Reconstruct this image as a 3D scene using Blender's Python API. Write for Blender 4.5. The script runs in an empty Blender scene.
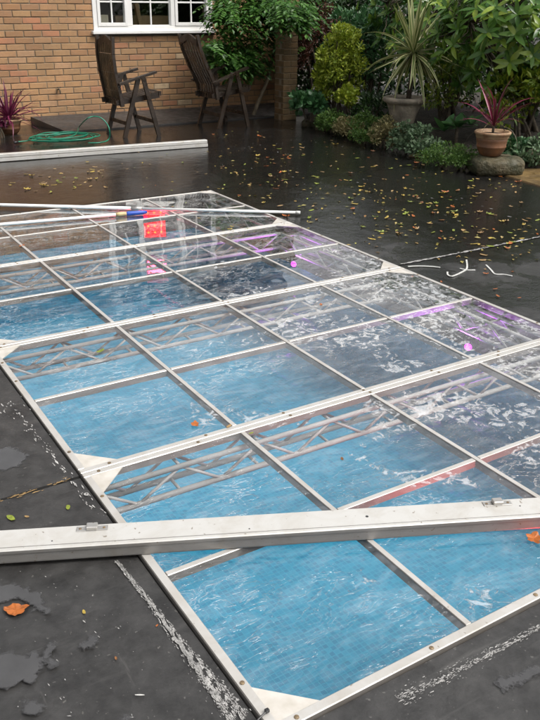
import bpy, math, random
import numpy as np
from mathutils import Vector, Matrix, Quaternion

random.seed(7)
rng = np.random.default_rng(11)
R_ = math.radians
scene = bpy.context.scene
col = scene.collection

# ------------------------------------------------------------------ camera
CAM = Vector((-0.672, -1.037, 1.451))
ROT = Matrix(((0.8493546, 0.2089565, -0.4846998), (-0.5277155, 0.3546774, -0.7718292), (0.0106333, 0.9113403, 0.4115164)))
FPX = 795.284
cd = bpy.data.cameras.new('camera')
cam = bpy.data.objects.new('camera', cd)
col.objects.link(cam)
cam.matrix_world = Matrix.Translation(CAM) @ ROT.to_4x4()
cd.sensor_fit = 'VERTICAL'
cd.sensor_height = 36.0
cd.lens = FPX / 720.0 * 36.0
cd.clip_start = 0.02
cd.clip_end = 800
scene.camera = cam

# ------------------------------------------------------------------ sky, sun, exposure
SUN_EL, SUN_AZ = 56.0, 144.0          # azimuth measured from +Y towards +X
world = bpy.data.worlds.new('World')
scene.world = world
world.use_nodes = True
wn = world.node_tree
wn.nodes.clear()
sky = wn.nodes.new('ShaderNodeTexSky')
sky.sky_type = 'NISHITA'
sky.sun_disc = False
sky.sun_elevation = R_(SUN_EL)
sky.sun_rotation = R_(SUN_AZ)
sky.air_density = 1.0
sky.dust_density = 5.0
hs = wn.nodes.new('ShaderNodeHueSaturation')
hs.inputs['Saturation'].default_value = 0.12
bg = wn.nodes.new('ShaderNodeBackground')
bg.inputs['Strength'].default_value = 0.15
wo = wn.nodes.new('ShaderNodeOutputWorld')
wn.links.new(sky.outputs[0], hs.inputs['Color'])
wn.links.new(hs.outputs[0], bg.inputs['Color'])
wn.links.new(bg.outputs[0], wo.inputs[0])

sl = bpy.data.lights.new('sun', 'SUN')
sl.energy = 1.5
sl.angle = R_(28)
sl.color = (1.0, 0.95, 0.88)
sun = bpy.data.objects.new('sun', sl)
col.objects.link(sun)
sd = Vector((math.sin(R_(SUN_AZ)) * math.cos(R_(SUN_EL)), math.cos(R_(SUN_AZ)) * math.cos(R_(SUN_EL)), math.sin(R_(SUN_EL))))
sun.rotation_euler = sd.to_track_quat('Z', 'Y').to_euler()
sun.location = (0, 0, 12)

vs = scene.view_settings
vs.view_transform = 'Standard'
vs.look = 'None'
vs.gamma = 1.0
vs.exposure = 0.56
vs.use_curve_mapping = False
scene.cycles.transparent_max_bounces = 24
scene.cycles.max_bounces = 6
scene.cycles.diffuse_bounces = 3
scene.cycles.glossy_bounces = 3
scene.cycles.caustics_reflective = False
scene.cycles.caustics_refractive = False
scene.cycles.sample_clamp_indirect = 4.0
scene.cycles.use_denoising = True
scene.cycles.use_adaptive_sampling = True
scene.cycles.adaptive_threshold = 0.03
scene.cycles.adaptive_min_samples = 16

# ------------------------------------------------------------------ pixel -> place
def ray(px, py):
    return ROT @ Vector(((px - 270) / FPX, (360 - py) / FPX, -1))
def gz(px, py, z=0.0):                       # the point of the horizontal plane z seen at this pixel
    d = ray(px, py)
    return CAM + d * ((z - CAM.z) / d.z)
def at(px, py, dist):                        # the point at this horizontal distance
    d = ray(px, py)
    return CAM + d * (dist / math.hypot(d.x, d.y))
def project(p):
    v = ROT.transposed() @ (Vector(p) - CAM)
    if v.z > -0.05:
        return None
    return 270 + FPX * v.x / -v.z, 360 - FPX * v.y / -v.z, -v.z

GZ = -0.012                                  # top of the black sheeting; deck top is z = 0

# ------------------------------------------------------------------ materials
class NT:
    def __init__(s, name):
        s.m = bpy.data.materials.new(name)
        s.m.use_nodes = True
        s.t = s.m.node_tree
        s.t.nodes.clear()
        s.out = s.t.nodes.new('ShaderNodeOutputMaterial')
    def n(s, kind, **kw):
        nd = s.t.nodes.new('ShaderNode' + kind)
        for k, v in kw.items():
            k2 = k.replace('_', ' ')
            done = False
            for i in nd.inputs:
                if i.name == k2 or i.name == k:
                    if hasattr(v, 'is_linked') or isinstance(v, bpy.types.NodeSocket):
                        s.t.links.new(v, i)
                    else:
                        i.default_value = v
                    done = True
                    break
            if not done:
                setattr(nd, k, v)
        return nd
    def link(s, a, b):
        s.t.links.new(a, b)
    def ramp(s, fac, stops, interp='LINEAR'):
        r = s.t.nodes.new('ShaderNodeValToRGB')
        r.color_ramp.interpolation = interp
        while len(r.color_ramp.elements) < len(stops):
            r.color_ramp.elements.new(0.5)
        for e, (p, c) in zip(r.color_ramp.elements, stops):
            e.position = p
            e.color = (c, c, c, 1) if isinstance(c, (int, float)) else tuple(c) + (1,)
        if fac is not None:
            s.link(fac, r.inputs[0])
        return r
    def mixc(s, fac, a, b, blend='MIX'):
        m = s.t.nodes.new('ShaderNodeMix')
        m.data_type = 'RGBA'
        m.blend_type = blend
        for sock, v in ((m.inputs[0], fac), (m.inputs[6], a), (m.inputs[7], b)):
            if isinstance(v, bpy.types.NodeSocket):
                s.link(v, sock)
            elif isinstance(v, (int, float)):
                sock.default_value = v
            else:
                sock.default_value = tuple(v) + ((1,) if len(v) == 3 else ())
        return m.outputs[2]
    def math(s, op, a, b=None, c=None, clamp=False):
        m = s.t.nodes.new('ShaderNodeMath')
        m.operation = op
        m.use_clamp = clamp
        for i, v in enumerate((a, b, c)):
            if v is None:
                continue
            if isinstance(v, bpy.types.NodeSocket):
                s.link(v, m.inputs[i])
            else:
                m.inputs[i].default_value = v
        return m.outputs[0]
    def noise(s, vec, scale, detail=3, rough=0.55, dist=0.0):
        nd = s.n('TexNoise', Scale=scale, Detail=detail, Roughness=rough, Distortion=dist)
        if vec is not None:
            s.link(vec, nd.inputs['Vector'])
        return nd.outputs['Fac']
    def coord(s, kind='Object'):
        return s.n('TexCoord').outputs[kind]
    def pos(s):
        return s.n('NewGeometry').outputs['Position']
    def bump(s, h, strength=0.3, dist=0.01, normal=None):
        b = s.n('Bump', Strength=strength, Distance=dist)
        s.link(h, b.inputs['Height'])
        if normal is not None:
            s.link(normal, b.inputs['Normal'])
        return b.outputs[0]
    def principled(s, color, rough=0.5, metal=0.0, normal=None, spec=0.5, coat=0.0):
        p = s.t.nodes.new('ShaderNodeBsdfPrincipled')
        for nm, v in (('Base Color', color), ('Roughness', rough), ('Metallic', metal), ('Specular IOR Level', spec), ('Coat Weight', coat)):
            if isinstance(v, bpy.types.NodeSocket):
                s.link(v, p.inputs[nm])
            elif isinstance(v, (tuple, list)):
                p.inputs[nm].default_value = tuple(v) + (1,)
            else:
                p.inputs[nm].default_value = v
        if normal is not None:
            s.link(normal, p.inputs['Normal'])
        return p
    def done(s, shader):
        s.link(shader if isinstance(shader, bpy.types.NodeSocket) else shader.outputs[0], s.out.inputs['Surface'])
        return s.m

M = {}
def simple(name, c1, c2, scale=6, rough=(0.4, 0.7), metal=0.0, bump=0.2, bscale=40, bdist=0.004, spec=0.5):
    t = NT(name)
    p = t.pos()
    f = t.noise(p, scale, 4)
    cc = t.mixc(t.ramp(f, [(0.35, 0.0), (0.65, 1.0)]).outputs[0], c1, c2)
    rr = t.ramp(t.noise(p, scale * 2.3, 3), [(0.3, rough[0]), (0.7, rough[1])]).outputs[0]
    nm = t.bump(t.noise(p, bscale, 3), bump, bdist)
    M[name] = t.done(t.principled(cc, rr, metal, nm, spec))
    return M[name]

# painted / anodised aluminium
def alu(name, base, rough, metal):
    t = NT(name)
    p = t.pos()
    stain = t.ramp(t.noise(p, 9, 5, 0.65, 0.6), [(0.42, 0.0), (0.72, 1.0)]).outputs[0]
    fine = t.noise(p, 120, 2)
    speck = t.ramp(t.noise(p, 55, 2, 0.5), [(0.70, 0.0), (0.74, 1.0)]).outputs[0]
    c = t.mixc(t.math('MULTIPLY', stain, 0.6), base, tuple(x * y for x, y in zip(base, (0.74, 0.69, 0.62))))
    c = t.mixc(t.math('MULTIPLY', speck, 0.7), c, (0.16, 0.12, 0.08))
    r = t.math('MULTIPLY_ADD', fine, 0.25, rough)
    M[name] = t.done(t.principled(c, r, metal, t.bump(fine, 0.08, 0.002)))
alu('frame_white', (0.49, 0.475, 0.45), 0.26, 0.25)
alu('beam_white', (0.55, 0.54, 0.515), 0.25, 0.25)
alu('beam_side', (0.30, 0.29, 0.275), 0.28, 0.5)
alu('bare_aluminium', (0.50, 0.49, 0.47), 0.30, 0.75)
alu('truss_aluminium', (0.34, 0.335, 0.33), 0.62, 0.05)
alu('bar_web', (0.20, 0.185, 0.17), 0.35, 0.3)
alu('pole_white', (0.74, 0.75, 0.74), 0.25, 0.0)
simple('gusset_white', (0.54, 0.51, 0.47), (0.42, 0.39, 0.34), 14, (0.35, 0.6))
simple('screw', (0.30, 0.22, 0.13), (0.16, 0.12, 0.08), 60, (0.35, 0.6), 0.6)
simple('blue_plastic', (0.02, 0.08, 0.42), (0.015, 0.06, 0.34), 30, (0.3, 0.45))
simple('brass_plastic', (0.55, 0.43, 0.22), (0.45, 0.34, 0.17), 30, (0.3, 0.45))
simple('hose_green', (0.008, 0.15, 0.085), (0.010, 0.20, 0.12), 8, (0.3, 0.45))
simple('black_plastic', (0.015, 0.015, 0.016), (0.025, 0.025, 0.026), 30, (0.35, 0.55))
simple('white_plastic', (0.62, 0.62, 0.59), (0.5, 0.5, 0.47), 25, (0.35, 0.55))
simple('upvc_white', (0.80, 0.79, 0.77), (0.74, 0.73, 0.70), 5, (0.25, 0.4), bump=0.03)
simple('sill_dark', (0.06, 0.05, 0.045), (0.04, 0.035, 0.03), 5)
simple('soil', (0.030, 0.021, 0.013), (0.018, 0.013, 0.008), 9, (0.75, 0.95), bump=1.0, bscale=30, bdist=0.03)
simple('concrete_step', (0.060, 0.057, 0.055), (0.040, 0.038, 0.037), 5, (0.30, 0.6), bump=0.3, bscale=70)
simple('roof_tile', (0.16, 0.08, 0.05), (0.09, 0.055, 0.04), 4, (0.7, 0.9))
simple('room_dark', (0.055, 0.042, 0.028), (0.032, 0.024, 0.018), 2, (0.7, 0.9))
simple('room_wood', (0.48, 0.30, 0.16), (0.36, 0.22, 0.11), 4, (0.5, 0.7))
simple('room_cloth', (0.70, 0.62, 0.5), (0.6, 0.5, 0.38), 5, (0.8, 0.9))
simple('coping', (0.050, 0.042, 0.034), (0.030, 0.026, 0.022), 5, (0.45, 0.8), bump=0.6, bscale=25, bdist=0.01)
simple('stone', (0.085, 0.068, 0.034), (0.032, 0.034, 0.014), 7, (0.55, 0.85), bump=1.0, bscale=18, bdist=0.03)
simple('ochre_stone', (0.19, 0.125, 0.05), (0.085, 0.055, 0.024), 5, (0.25, 0.6), bump=0.7, bscale=14, bdist=0.02)
simple('urn_stone', (0.28, 0.24, 0.18), (0.15, 0.13, 0.10), 9, (0.6, 0.9), bump=0.9, bscale=45, bdist=0.01)
simple('terracotta', (0.20, 0.085, 0.035), (0.115, 0.055, 0.028), 10, (0.45, 0.75), bump=0.4)
simple('terracotta_rim', (0.38, 0.26, 0.15), (0.24, 0.13, 0.07), 16, (0.5, 0.8), bump=0.4)
simple('bark', (0.085, 0.065, 0.04), (0.04, 0.03, 0.02), 14, (0.7, 0.9), bump=1.0, bscale=50, bdist=0.01)
simple('bark_pale', (0.17, 0.135, 0.085), (0.09, 0.07, 0.045), 10, (0.7, 0.9), bump=1.0, bscale=40, bdist=0.01)
simple('fence_wood', (0.23, 0.22, 0.20), (0.15, 0.14, 0.125), 5, (0.7, 0.9), bump=0.6, bscale=30)
simple('mortar', (0.24, 0.185, 0.12), (0.15, 0.115, 0.08), 7, (0.85, 0.95), bump=0.8, bscale=60)
simple('flake_white', (0.46, 0.45, 0.43), (0.26, 0.255, 0.245), 60, (0.5, 0.7))
simple('shade_net', (0.012, 0.012, 0.012), (0.02, 0.02, 0.018), 6, (0.6, 0.8))

# weathered teak, running along the grain of the piece
def wood(name, a, b, c):
    t = NT(name)
    p = t.coord('Object')
    g = t.noise(p, 5, 4, 0.6)
    g2 = t.noise(p, 60, 3, 0.6, 0.5)
    cc = t.mixc(t.ramp(g, [(0.35, 0.0), (0.68, 1.0)]).outputs[0], a, b)
    cc = t.mixc(t.math('MULTIPLY', t.ramp(g2, [(0.5, 0.0), (0.75, 1.0)]).outputs[0], 0.6), cc, c)
    rr = t.ramp(t.noise(p, 8, 3), [(0.35, 0.25), (0.65, 0.6)]).outputs[0]
    M[name] = t.done(t.principled(cc, rr, 0, t.bump(g2, 0.5, 0.004)))
wood('teak', (0.026, 0.016, 0.010), (0.014, 0.009, 0.006), (0.055, 0.042, 0.028))
wood('teak_green', (0.026, 0.020, 0.011), (0.016, 0.013, 0.007), (0.065, 0.062, 0.032))

# brick: one random tone for each brick
def brick_mat(name, island):
    t = NT(name)
    rnd = t.n('NewGeometry').outputs['Random Per Island'] if island else t.n('ObjectInfo').outputs['Random']
    p = t.pos()
    c = t.ramp(rnd, [(0.0, (0.36, 0.195, 0.095)), (0.16, (0.46, 0.265, 0.128)), (0.36, (0.41, 0.245, 0.12)), (0.54, (0.47, 0.262, 0.13)),
                     (0.72, (0.46, 0.205, 0.11)), (0.84, (0.36, 0.20, 0.105)), (0.945, (0.50, 0.30, 0.165)), (0.98, (0.57, 0.42, 0.26))], 'CONSTANT').outputs[0]
    n1 = t.noise(p, 16, 4, 0.65)
    c = t.mixc(t.ramp(n1, [(0.30, 0.5), (0.60, 0.0)]).outputs[0], c, (0.24, 0.16, 0.10))
    n2 = t.noise(p, 34, 3, 0.6)
    c = t.mixc(t.ramp(n2, [(0.60, 0.0), (0.75, 0.55)]).outputs[0], c, (0.44, 0.22, 0.12))
    n3 = t.noise(p, 2.0, 4, 0.6)
    c = t.mixc(t.ramp(n3, [(0.40, 0.0), (0.70, 0.55)]).outputs[0], c, (0.21, 0.135, 0.08))
    h = t.noise(p, 90, 4, 0.7)
    M[name] = t.done(t.principled(c, 0.85, 0, t.bump(h, 0.7, 0.006), 0.3))
brick_mat('brick', False)
simple('brick_shaded', (0.16, 0.095, 0.042), (0.085, 0.06, 0.026), 9, (0.8, 0.95), bump=0.7, bscale=90, bdist=0.006)  # pier brick: the shade by the climber is put into this darker colour
brick_mat('brick_many', True)

# black sheeting: wetness decides gloss; dried dust greys the dry parts
def rubber():
    t = NT('rubber_sheet')
    p = t.pos()
    sep = t.n('SeparateXYZ')
    t.link(p, sep.inputs[0])
    lowf = t.noise(p, 0.85, 4, 0.55, 0.4)
    mid = t.noise(p, 3.1, 6, 0.65, 0.6)
    # standing wet towards the shaded house and bed end of the yard
    far = t.math('MULTIPLY_ADD', sep.outputs[1], 0.070, -0.28)
    far = t.math('MULTIPLY_ADD', sep.outputs[0], 0.045, far)
    far = t.math('MINIMUM', t.math('MAXIMUM', far, -0.13), 0.13)
    w = t.math('ADD', t.math('MULTIPLY_ADD', mid, 0.55, t.math('MULTIPLY', lowf, 0.45)), far)
    wet = t.ramp(w, [(0.45, 0.0), (0.50, 0.75), (0.60, 1.0)]).outputs[0]
    dust = t.noise(p, 11, 6, 0.72)
    dry = t.mixc(t.ramp(dust, [(0.34, 0.0), (0.66, 1.0)]).outputs[0], (0.016, 0.0155, 0.015), (0.044, 0.0427, 0.0415))
    streak = t.noise(t.n('Mapping', Vector=p, Scale=(2.2, 22.0, 1.0), Rotation=(0, 0, 0.5)).outputs[0], 1.0, 4, 0.6)
    dry = t.mixc(t.ramp(streak, [(0.60, 0.0), (0.74, 0.5)]).outputs[0], dry, (0.085, 0.082, 0.078))
    scuff = t.noise(t.n('Mapping', Vector=p, Scale=(30.0, 3.0, 1.0), Rotation=(0, 0, -0.3)).outputs[0], 1.6, 4, 0.6)
    dry = t.mixc(t.ramp(scuff, [(0.66, 0.0), (0.74, 0.5)]).outputs[0], dry, (0.075, 0.072, 0.068))
    spots = t.noise(p, 75, 2, 0.5)
    dry = t.mixc(t.ramp(spots, [(0.69, 0.0), (0.73, 0.6)]).outputs[0], dry, (0.13, 0.125, 0.115))
    c = t.mixc(wet, dry, (0.011, 0.0105, 0.010))
    wr = t.ramp(t.noise(p, 5.5, 5, 0.65, 0.5), [(0.42, 0.035), (0.66, 0.18)]).outputs[0]
    r = t.mixc(wet, t.ramp(mid, [(0.35, 0.34), (0.65, 0.58)]).outputs[0], wr)
    h = t.math('ADD', t.noise(p, 60, 4, 0.65), t.math('MULTIPLY', t.noise(p, 4.5, 3), 3.0))
    h = t.math('ADD', h, t.math('MULTIPLY', t.noise(p, 16, 3), 0.8))
    nm = t.bump(h, 0.26, 0.006)
    M['rubber_sheet'] = t.done(t.principled(c, r, 0, nm, 0.5))
rubber()
t = NT('ground_base')
p = t.pos()
M['ground_base'] = t.done(t.principled(t.mixc(t.noise(p, 1.5, 5), (0.020, 0.019, 0.017), (0.045, 0.040, 0.034)), 0.8, 0, t.bump(t.noise(p, 9, 4), 0.6, 0.02)))

def puddle():
    t = NT('puddle_water')
    p = t.pos()
    e = t.n('Attribute', attribute_name='edge').outputs['Fac']
    n = t.noise(p, 26, 5, 0.7)
    al = t.ramp(t.math('ADD', e, t.math('MULTIPLY_ADD', n, 1.8, -0.95)), [(0.10, 0.0), (0.34, 1.0)]).outputs[0]
    nm = t.bump(t.noise(p, 9, 2), 0.06, 0.004)
    c = t.mixc(t.noise(p, 14, 4), (0.036, 0.0355, 0.036), (0.074, 0.073, 0.074))
    pr = t.principled(c, 0.10, 0, nm, 0.6)
    tr = t.n('BsdfTransparent')
    mx = t.n('MixShader'); t.link(al, mx.inputs[0]); t.link(tr.outputs[0], mx.inputs[1]); t.link(pr.outputs[0], mx.inputs[2])
    M['puddle_water'] = t.done(mx)
puddle()

# clear acrylic, wet: rain film and run lines, their sky glints painted in white
def front_fresnel(t, nm, ior, gain):
    # one reflection for each sheet: counted where a ray enters it, not again where it leaves
    fr = t.n('Fresnel', IOR=ior)
    if nm is not None:
        t.link(nm, fr.inputs['Normal'])
    back = t.n('NewGeometry').outputs['Backfacing']
    return t.math('MULTIPLY', t.math('MULTIPLY', fr.outputs[0], gain), t.math('SUBTRACT', 1.0, back), clamp=True)
def clear_sheet(t, nm, ior, gain, tint, rough):
    gl = t.n('BsdfGlossy', Color=(1, 1, 1, 1), Roughness=rough)
    if nm is not None:
        t.link(nm, gl.inputs['Normal'])
    tr = t.n('BsdfTransparent', Color=tuple(tint) + (1,))
    mx = t.n('MixShader')
    t.link(front_fresnel(t, nm, ior, gain), mx.inputs[0]); t.link(tr.outputs[0], mx.inputs[1]); t.link(gl.outputs[0], mx.inputs[2])
    return mx.outputs[0]
def acrylic(name):
    t = NT(name)
    p = t.pos()
    sep = t.n('SeparateXYZ'); t.link(p, sep.inputs[0])
    # broken film set to the right, where the sky's reflection is painted in
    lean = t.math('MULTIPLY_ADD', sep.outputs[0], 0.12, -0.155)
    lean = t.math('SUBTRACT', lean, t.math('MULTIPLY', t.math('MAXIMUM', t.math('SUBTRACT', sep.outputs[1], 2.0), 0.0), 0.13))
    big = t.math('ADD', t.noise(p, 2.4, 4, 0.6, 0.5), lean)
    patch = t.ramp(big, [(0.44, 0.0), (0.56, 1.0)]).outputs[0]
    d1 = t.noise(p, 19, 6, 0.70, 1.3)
    film_glint = t.ramp(t.math('ADD', t.math('MULTIPLY', d1, 0.7), t.math('MULTIPLY', patch, 0.155)), [(0.51, 0.0), (0.555, 1.0)]).outputs[0]
    crinkle = t.math('MULTIPLY', t.math('MULTIPLY', t.noise(p, 30, 4, 0.6, 1.0), film_glint), 1.6)
    r1 = t.noise(t.n('Mapping', Vector=p, Scale=(1.0, 2.1, 1.0), Rotation=(0, 0, 0.35)).outputs[0], 8.0, 3, 0.6, 1.8)
    ridge = t.math('SUBTRACT', 1.0, t.math('MULTIPLY', t.math('ABSOLUTE', t.math('SUBTRACT', r1, 0.5)), 60.0), clamp=True)
    mask = t.ramp(t.noise(p, 2.7, 3), [(0.40, 0.0), (0.56, 1.0)]).outputs[0]
    ridge = t.math('MULTIPLY', ridge, mask)
    h = t.math('ADD', t.math('MULTIPLY', film_glint, 0.8), crinkle)
    h = t.math('ADD', h, t.math('MULTIPLY', ridge, 0.22))
    h = t.math('ADD', h, t.math('MULTIPLY', t.noise(p, 1.4, 2), 2.2))
    nm = t.bump(h, 0.8, 0.0050)
    gain = t.math('MULTIPLY_ADD', film_glint, 1.8, 1.65)
    surf = clear_sheet(t, nm, 1.49, gain, (0.965, 0.972, 0.972), 0.02)
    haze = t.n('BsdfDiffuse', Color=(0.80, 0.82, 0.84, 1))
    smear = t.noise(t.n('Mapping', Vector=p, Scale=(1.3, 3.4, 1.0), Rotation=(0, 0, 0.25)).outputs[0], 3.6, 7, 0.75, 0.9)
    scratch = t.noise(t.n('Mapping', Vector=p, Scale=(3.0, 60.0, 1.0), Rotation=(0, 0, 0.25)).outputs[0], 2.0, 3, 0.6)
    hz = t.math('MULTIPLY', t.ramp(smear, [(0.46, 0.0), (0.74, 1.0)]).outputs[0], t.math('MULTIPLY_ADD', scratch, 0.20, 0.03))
    hz = t.math('ADD', hz, t.math('MULTIPLY', ridge, 0.10))  # sky glint along the run lines, put in as diffuse white
    hz = t.math('ADD', hz, t.math('MULTIPLY', film_glint, 0.27))  # sky reflected in the water film, painted as diffuse white flecks
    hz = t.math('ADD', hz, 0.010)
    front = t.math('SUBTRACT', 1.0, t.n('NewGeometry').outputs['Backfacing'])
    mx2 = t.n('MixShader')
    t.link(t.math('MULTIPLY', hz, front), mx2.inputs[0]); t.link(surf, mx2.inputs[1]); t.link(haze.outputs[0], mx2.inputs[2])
    M[name] = t.done(mx2)
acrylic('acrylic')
t = NT('acrylic_clear')
M['acrylic_clear'] = t.done(t.n('BsdfTransparent', Color=(0.965, 0.972, 0.972, 1)))
t = NT('window_glass')
M['window_glass'] = t.done(clear_sheet(t, t.bump(t.noise(t.pos(), 3, 2), 0.05, 0.01), 1.5, 1.7, (0.9, 0.93, 0.92), 0.01))
t = NT('pool_water')
p = t.pos()
h = t.math('ADD', t.noise(p, 3.5, 3, 0.5, 0.4), t.math('MULTIPLY', t.noise(p, 11, 2), 0.25))
M['pool_water'] = t.done(clear_sheet(t, t.bump(h, 0.13, 0.02), 1.333, 1.0, (0.80, 0.97, 0.985), 0.015))

def mosaic():
    t = NT('pool_mosaic')
    geo = t.n('NewGeometry')
    # a box-projected grid of 25 mm glass mosaic
    sp = t.n('SeparateXYZ'); t.link(geo.outputs['Position'], sp.inputs[0])
    sn = t.n('SeparateXYZ'); t.link(geo.outputs['Normal'], sn.inputs[0])
    T = 0.023
    def cell(s):
        return t.math('FLOOR', t.math('DIVIDE', s, T))
    def line(s):
        f = t.math('FRACT', t.math('DIVIDE', s, T))
        return t.math('GREATER_THAN', t.math('ABSOLUTE', t.math('SUBTRACT', f, 0.5)), 0.435)
    axis_x = t.math('LESS_THAN', t.math('ABSOLUTE', sn.outputs[0]), 0.5)
    axis_y = t.math('LESS_THAN', t.math('ABSOLUTE', sn.outputs[1]), 0.5)
    axis_z = t.math('LESS_THAN', t.math('ABSOLUTE', sn.outputs[2]), 0.5)
    g = t.math('MAXIMUM', t.math('MULTIPLY', line(sp.outputs[0]), axis_x), t.math('MULTIPLY', line(sp.outputs[1]), axis_y))
    g = t.math('MAXIMUM', g, t.math('MULTIPLY', line(sp.outputs[2]), axis_z))
    cv = t.n('CombineXYZ')
    t.link(cell(sp.outputs[0]), cv.inputs[0]); t.link(cell(sp.outputs[1]), cv.inputs[1]); t.link(cell(sp.outputs[2]), cv.inputs[2])
    wn_ = t.n('TexWhiteNoise'); t.link(cv.outputs[0], wn_.inputs[0])
    c = t.ramp(wn_.outputs['Value'], [(0.0, (0.007, 0.19, 0.325)), (0.35, (0.009, 0.215, 0.355)), (0.7, (0.012, 0.24, 0.385)), (1.0, (0.02, 0.265, 0.41))]).outputs[0]
    c = t.mixc(g, c, (0.030, 0.29, 0.43))
    M['pool_mosaic'] = t.done(t.principled(c, 0.7, 0))
mosaic()

def emit(name, c, s):
    t = NT(name)
    M[name] = t.done(t.n('Emission', Color=tuple(c) + (1,), Strength=s))
emit('led_red_face', (1.0, 0.001, 0.018), 1.25)
emit('led_red_lens', (1.0, 0.20, 0.01), 2.4)
emit('led_purple_face', (0.60, 0.0, 0.85), 0.9)
emit('led_purple_lens', (0.80, 0.03, 1.0), 3.0)

def leaf_mat(name, stops, rough=0.38, transl=0.22, obj=False, vein=None):
    t = NT(name)
    rnd = t.n('ObjectInfo').outputs['Random'] if obj else t.n('NewGeometry').outputs['Random Per Island']
    c = t.ramp(rnd, stops).outputs[0]
    n = t.noise(t.pos(), 30, 3)
    c = t.mixc(t.math('MULTIPLY', n, 0.45), c, tuple(x * 0.6 for x in stops[0][1]))
    p = t.principled(c, rough, 0, None, 0.45)
    tl = t.n('BsdfTranslucent')
    t.link(c, tl.inputs['Color'])
    mx = t.n('MixShader', Fac=transl)
    t.link(p.outputs[0], mx.inputs[1]); t.link(tl.outputs[0], mx.inputs[2])
    M[name] = t.done(mx)
G3 = lambda a, b, c: [(0.0, a), (0.5, b), (1.0, c)]
leaf_mat('leaf_rhodo', G3((0.040, 0.110, 0.020), (0.085, 0.190, 0.028), (0.20, 0.31, 0.036)), 0.30)
leaf_mat('leaf_rhodo_obj', G3((0.045, 0.120, 0.022), (0.11, 0.225, 0.032), (0.29, 0.38, 0.040)), 0.28, obj=True)
leaf_mat('leaf_dark', G3((0.014, 0.036, 0.010), (0.026, 0.062, 0.016), (0.055, 0.11, 0.026)), 0.35)
leaf_mat('leaf_gold', G3((0.17, 0.25, 0.020), (0.30, 0.38, 0.032), (0.46, 0.50, 0.065)), 0.42)
leaf_mat('leaf_mahonia', G3((0.07, 0.14, 0.015), (0.17, 0.25, 0.020), (0.36, 0.39, 0.035)), 0.35)
leaf_mat('leaf_climber', G3((0.030, 0.095, 0.016), (0.065, 0.17, 0.026), (0.11, 0.24, 0.04)), 0.40, 0.3)
leaf_mat('leaf_grey', G3((0.070, 0.125, 0.060), (0.11, 0.18, 0.090), (0.17, 0.24, 0.13)), 0.55)
leaf_mat('leaf_herb', G3((0.045, 0.105, 0.018), (0.080, 0.17, 0.028), (0.14, 0.23, 0.04)), 0.5)
leaf_mat('leaf_straw', G3((0.14, 0.125, 0.045), (0.23, 0.20, 0.08), (0.34, 0.30, 0.15)), 0.6)
leaf_mat('leaf_hellebore', G3((0.030, 0.095, 0.035), (0.055, 0.15, 0.05), (0.09, 0.20, 0.075)), 0.4)
leaf_mat('leaf_bronze', G3((0.055, 0.022, 0.014), (0.10, 0.035, 0.020), (0.15, 0.055, 0.03)), 0.5)
leaf_mat('leaf_digitalis', G3((0.040, 0.11, 0.035), (0.060, 0.15, 0.045), (0.08, 0.18, 0.055)), 0.35, obj=True)
leaf_mat('blade_red', G3((0.07, 0.008, 0.018), (0.20, 0.018, 0.055), (0.36, 0.05, 0.12)), 0.35, obj=True)
leaf_mat('blade_pink', G3((0.07, 0.008, 0.03), (0.16, 0.018, 0.06), (0.34, 0.06, 0.15)), 0.38, obj=True)
leaf_mat('blade_brown', G3((0.08, 0.06, 0.03), (0.10, 0.075, 0.035), (0.12, 0.09, 0.04)), 0.6, obj=True)
def variegated():
    t = NT('blade_variegated')
    uv = t.n('UVMap').outputs[0]
    s = t.n('SeparateXYZ'); t.link(uv, s.inputs[0])
    e = t.math('ABSOLUTE', t.math('SUBTRACT', s.outputs[0], 0.5))
    edge = t.ramp(e, [(0.20, 0.0), (0.32, 1.0)]).outputs[0]
    c = t.mixc(edge, (0.13, 0.18, 0.05), (0.52, 0.50, 0.25))
    c = t.mixc(t.math('MULTIPLY', t.n('ObjectInfo').outputs['Random'], 0.3), c, (0.12, 0.16, 0.04))
    p = t.principled(c, 0.4, 0)
    tl = t.n('BsdfTranslucent'); t.link(c, tl.inputs['Color'])
    mx = t.n('MixShader', Fac=0.2)
    t.link(p.outputs[0], mx.inputs[1]); t.link(tl.outputs[0], mx.inputs[2])
    M['blade_variegated'] = t.done(mx)
variegated()
for nm, c in (('fall_orange', (0.42, 0.12, 0.022)), ('fall_brown', (0.20, 0.085, 0.025)), ('fall_yellow', (0.46, 0.33, 0.06)), ('fall_green', (0.24, 0.29, 0.035)), ('fall_tan', (0.36, 0.23, 0.095))):
    simple(nm, c, tuple(x * 0.55 for x in c), 45, (0.3, 0.6), bump=0.4, bscale=150, bdist=0.002)

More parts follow.
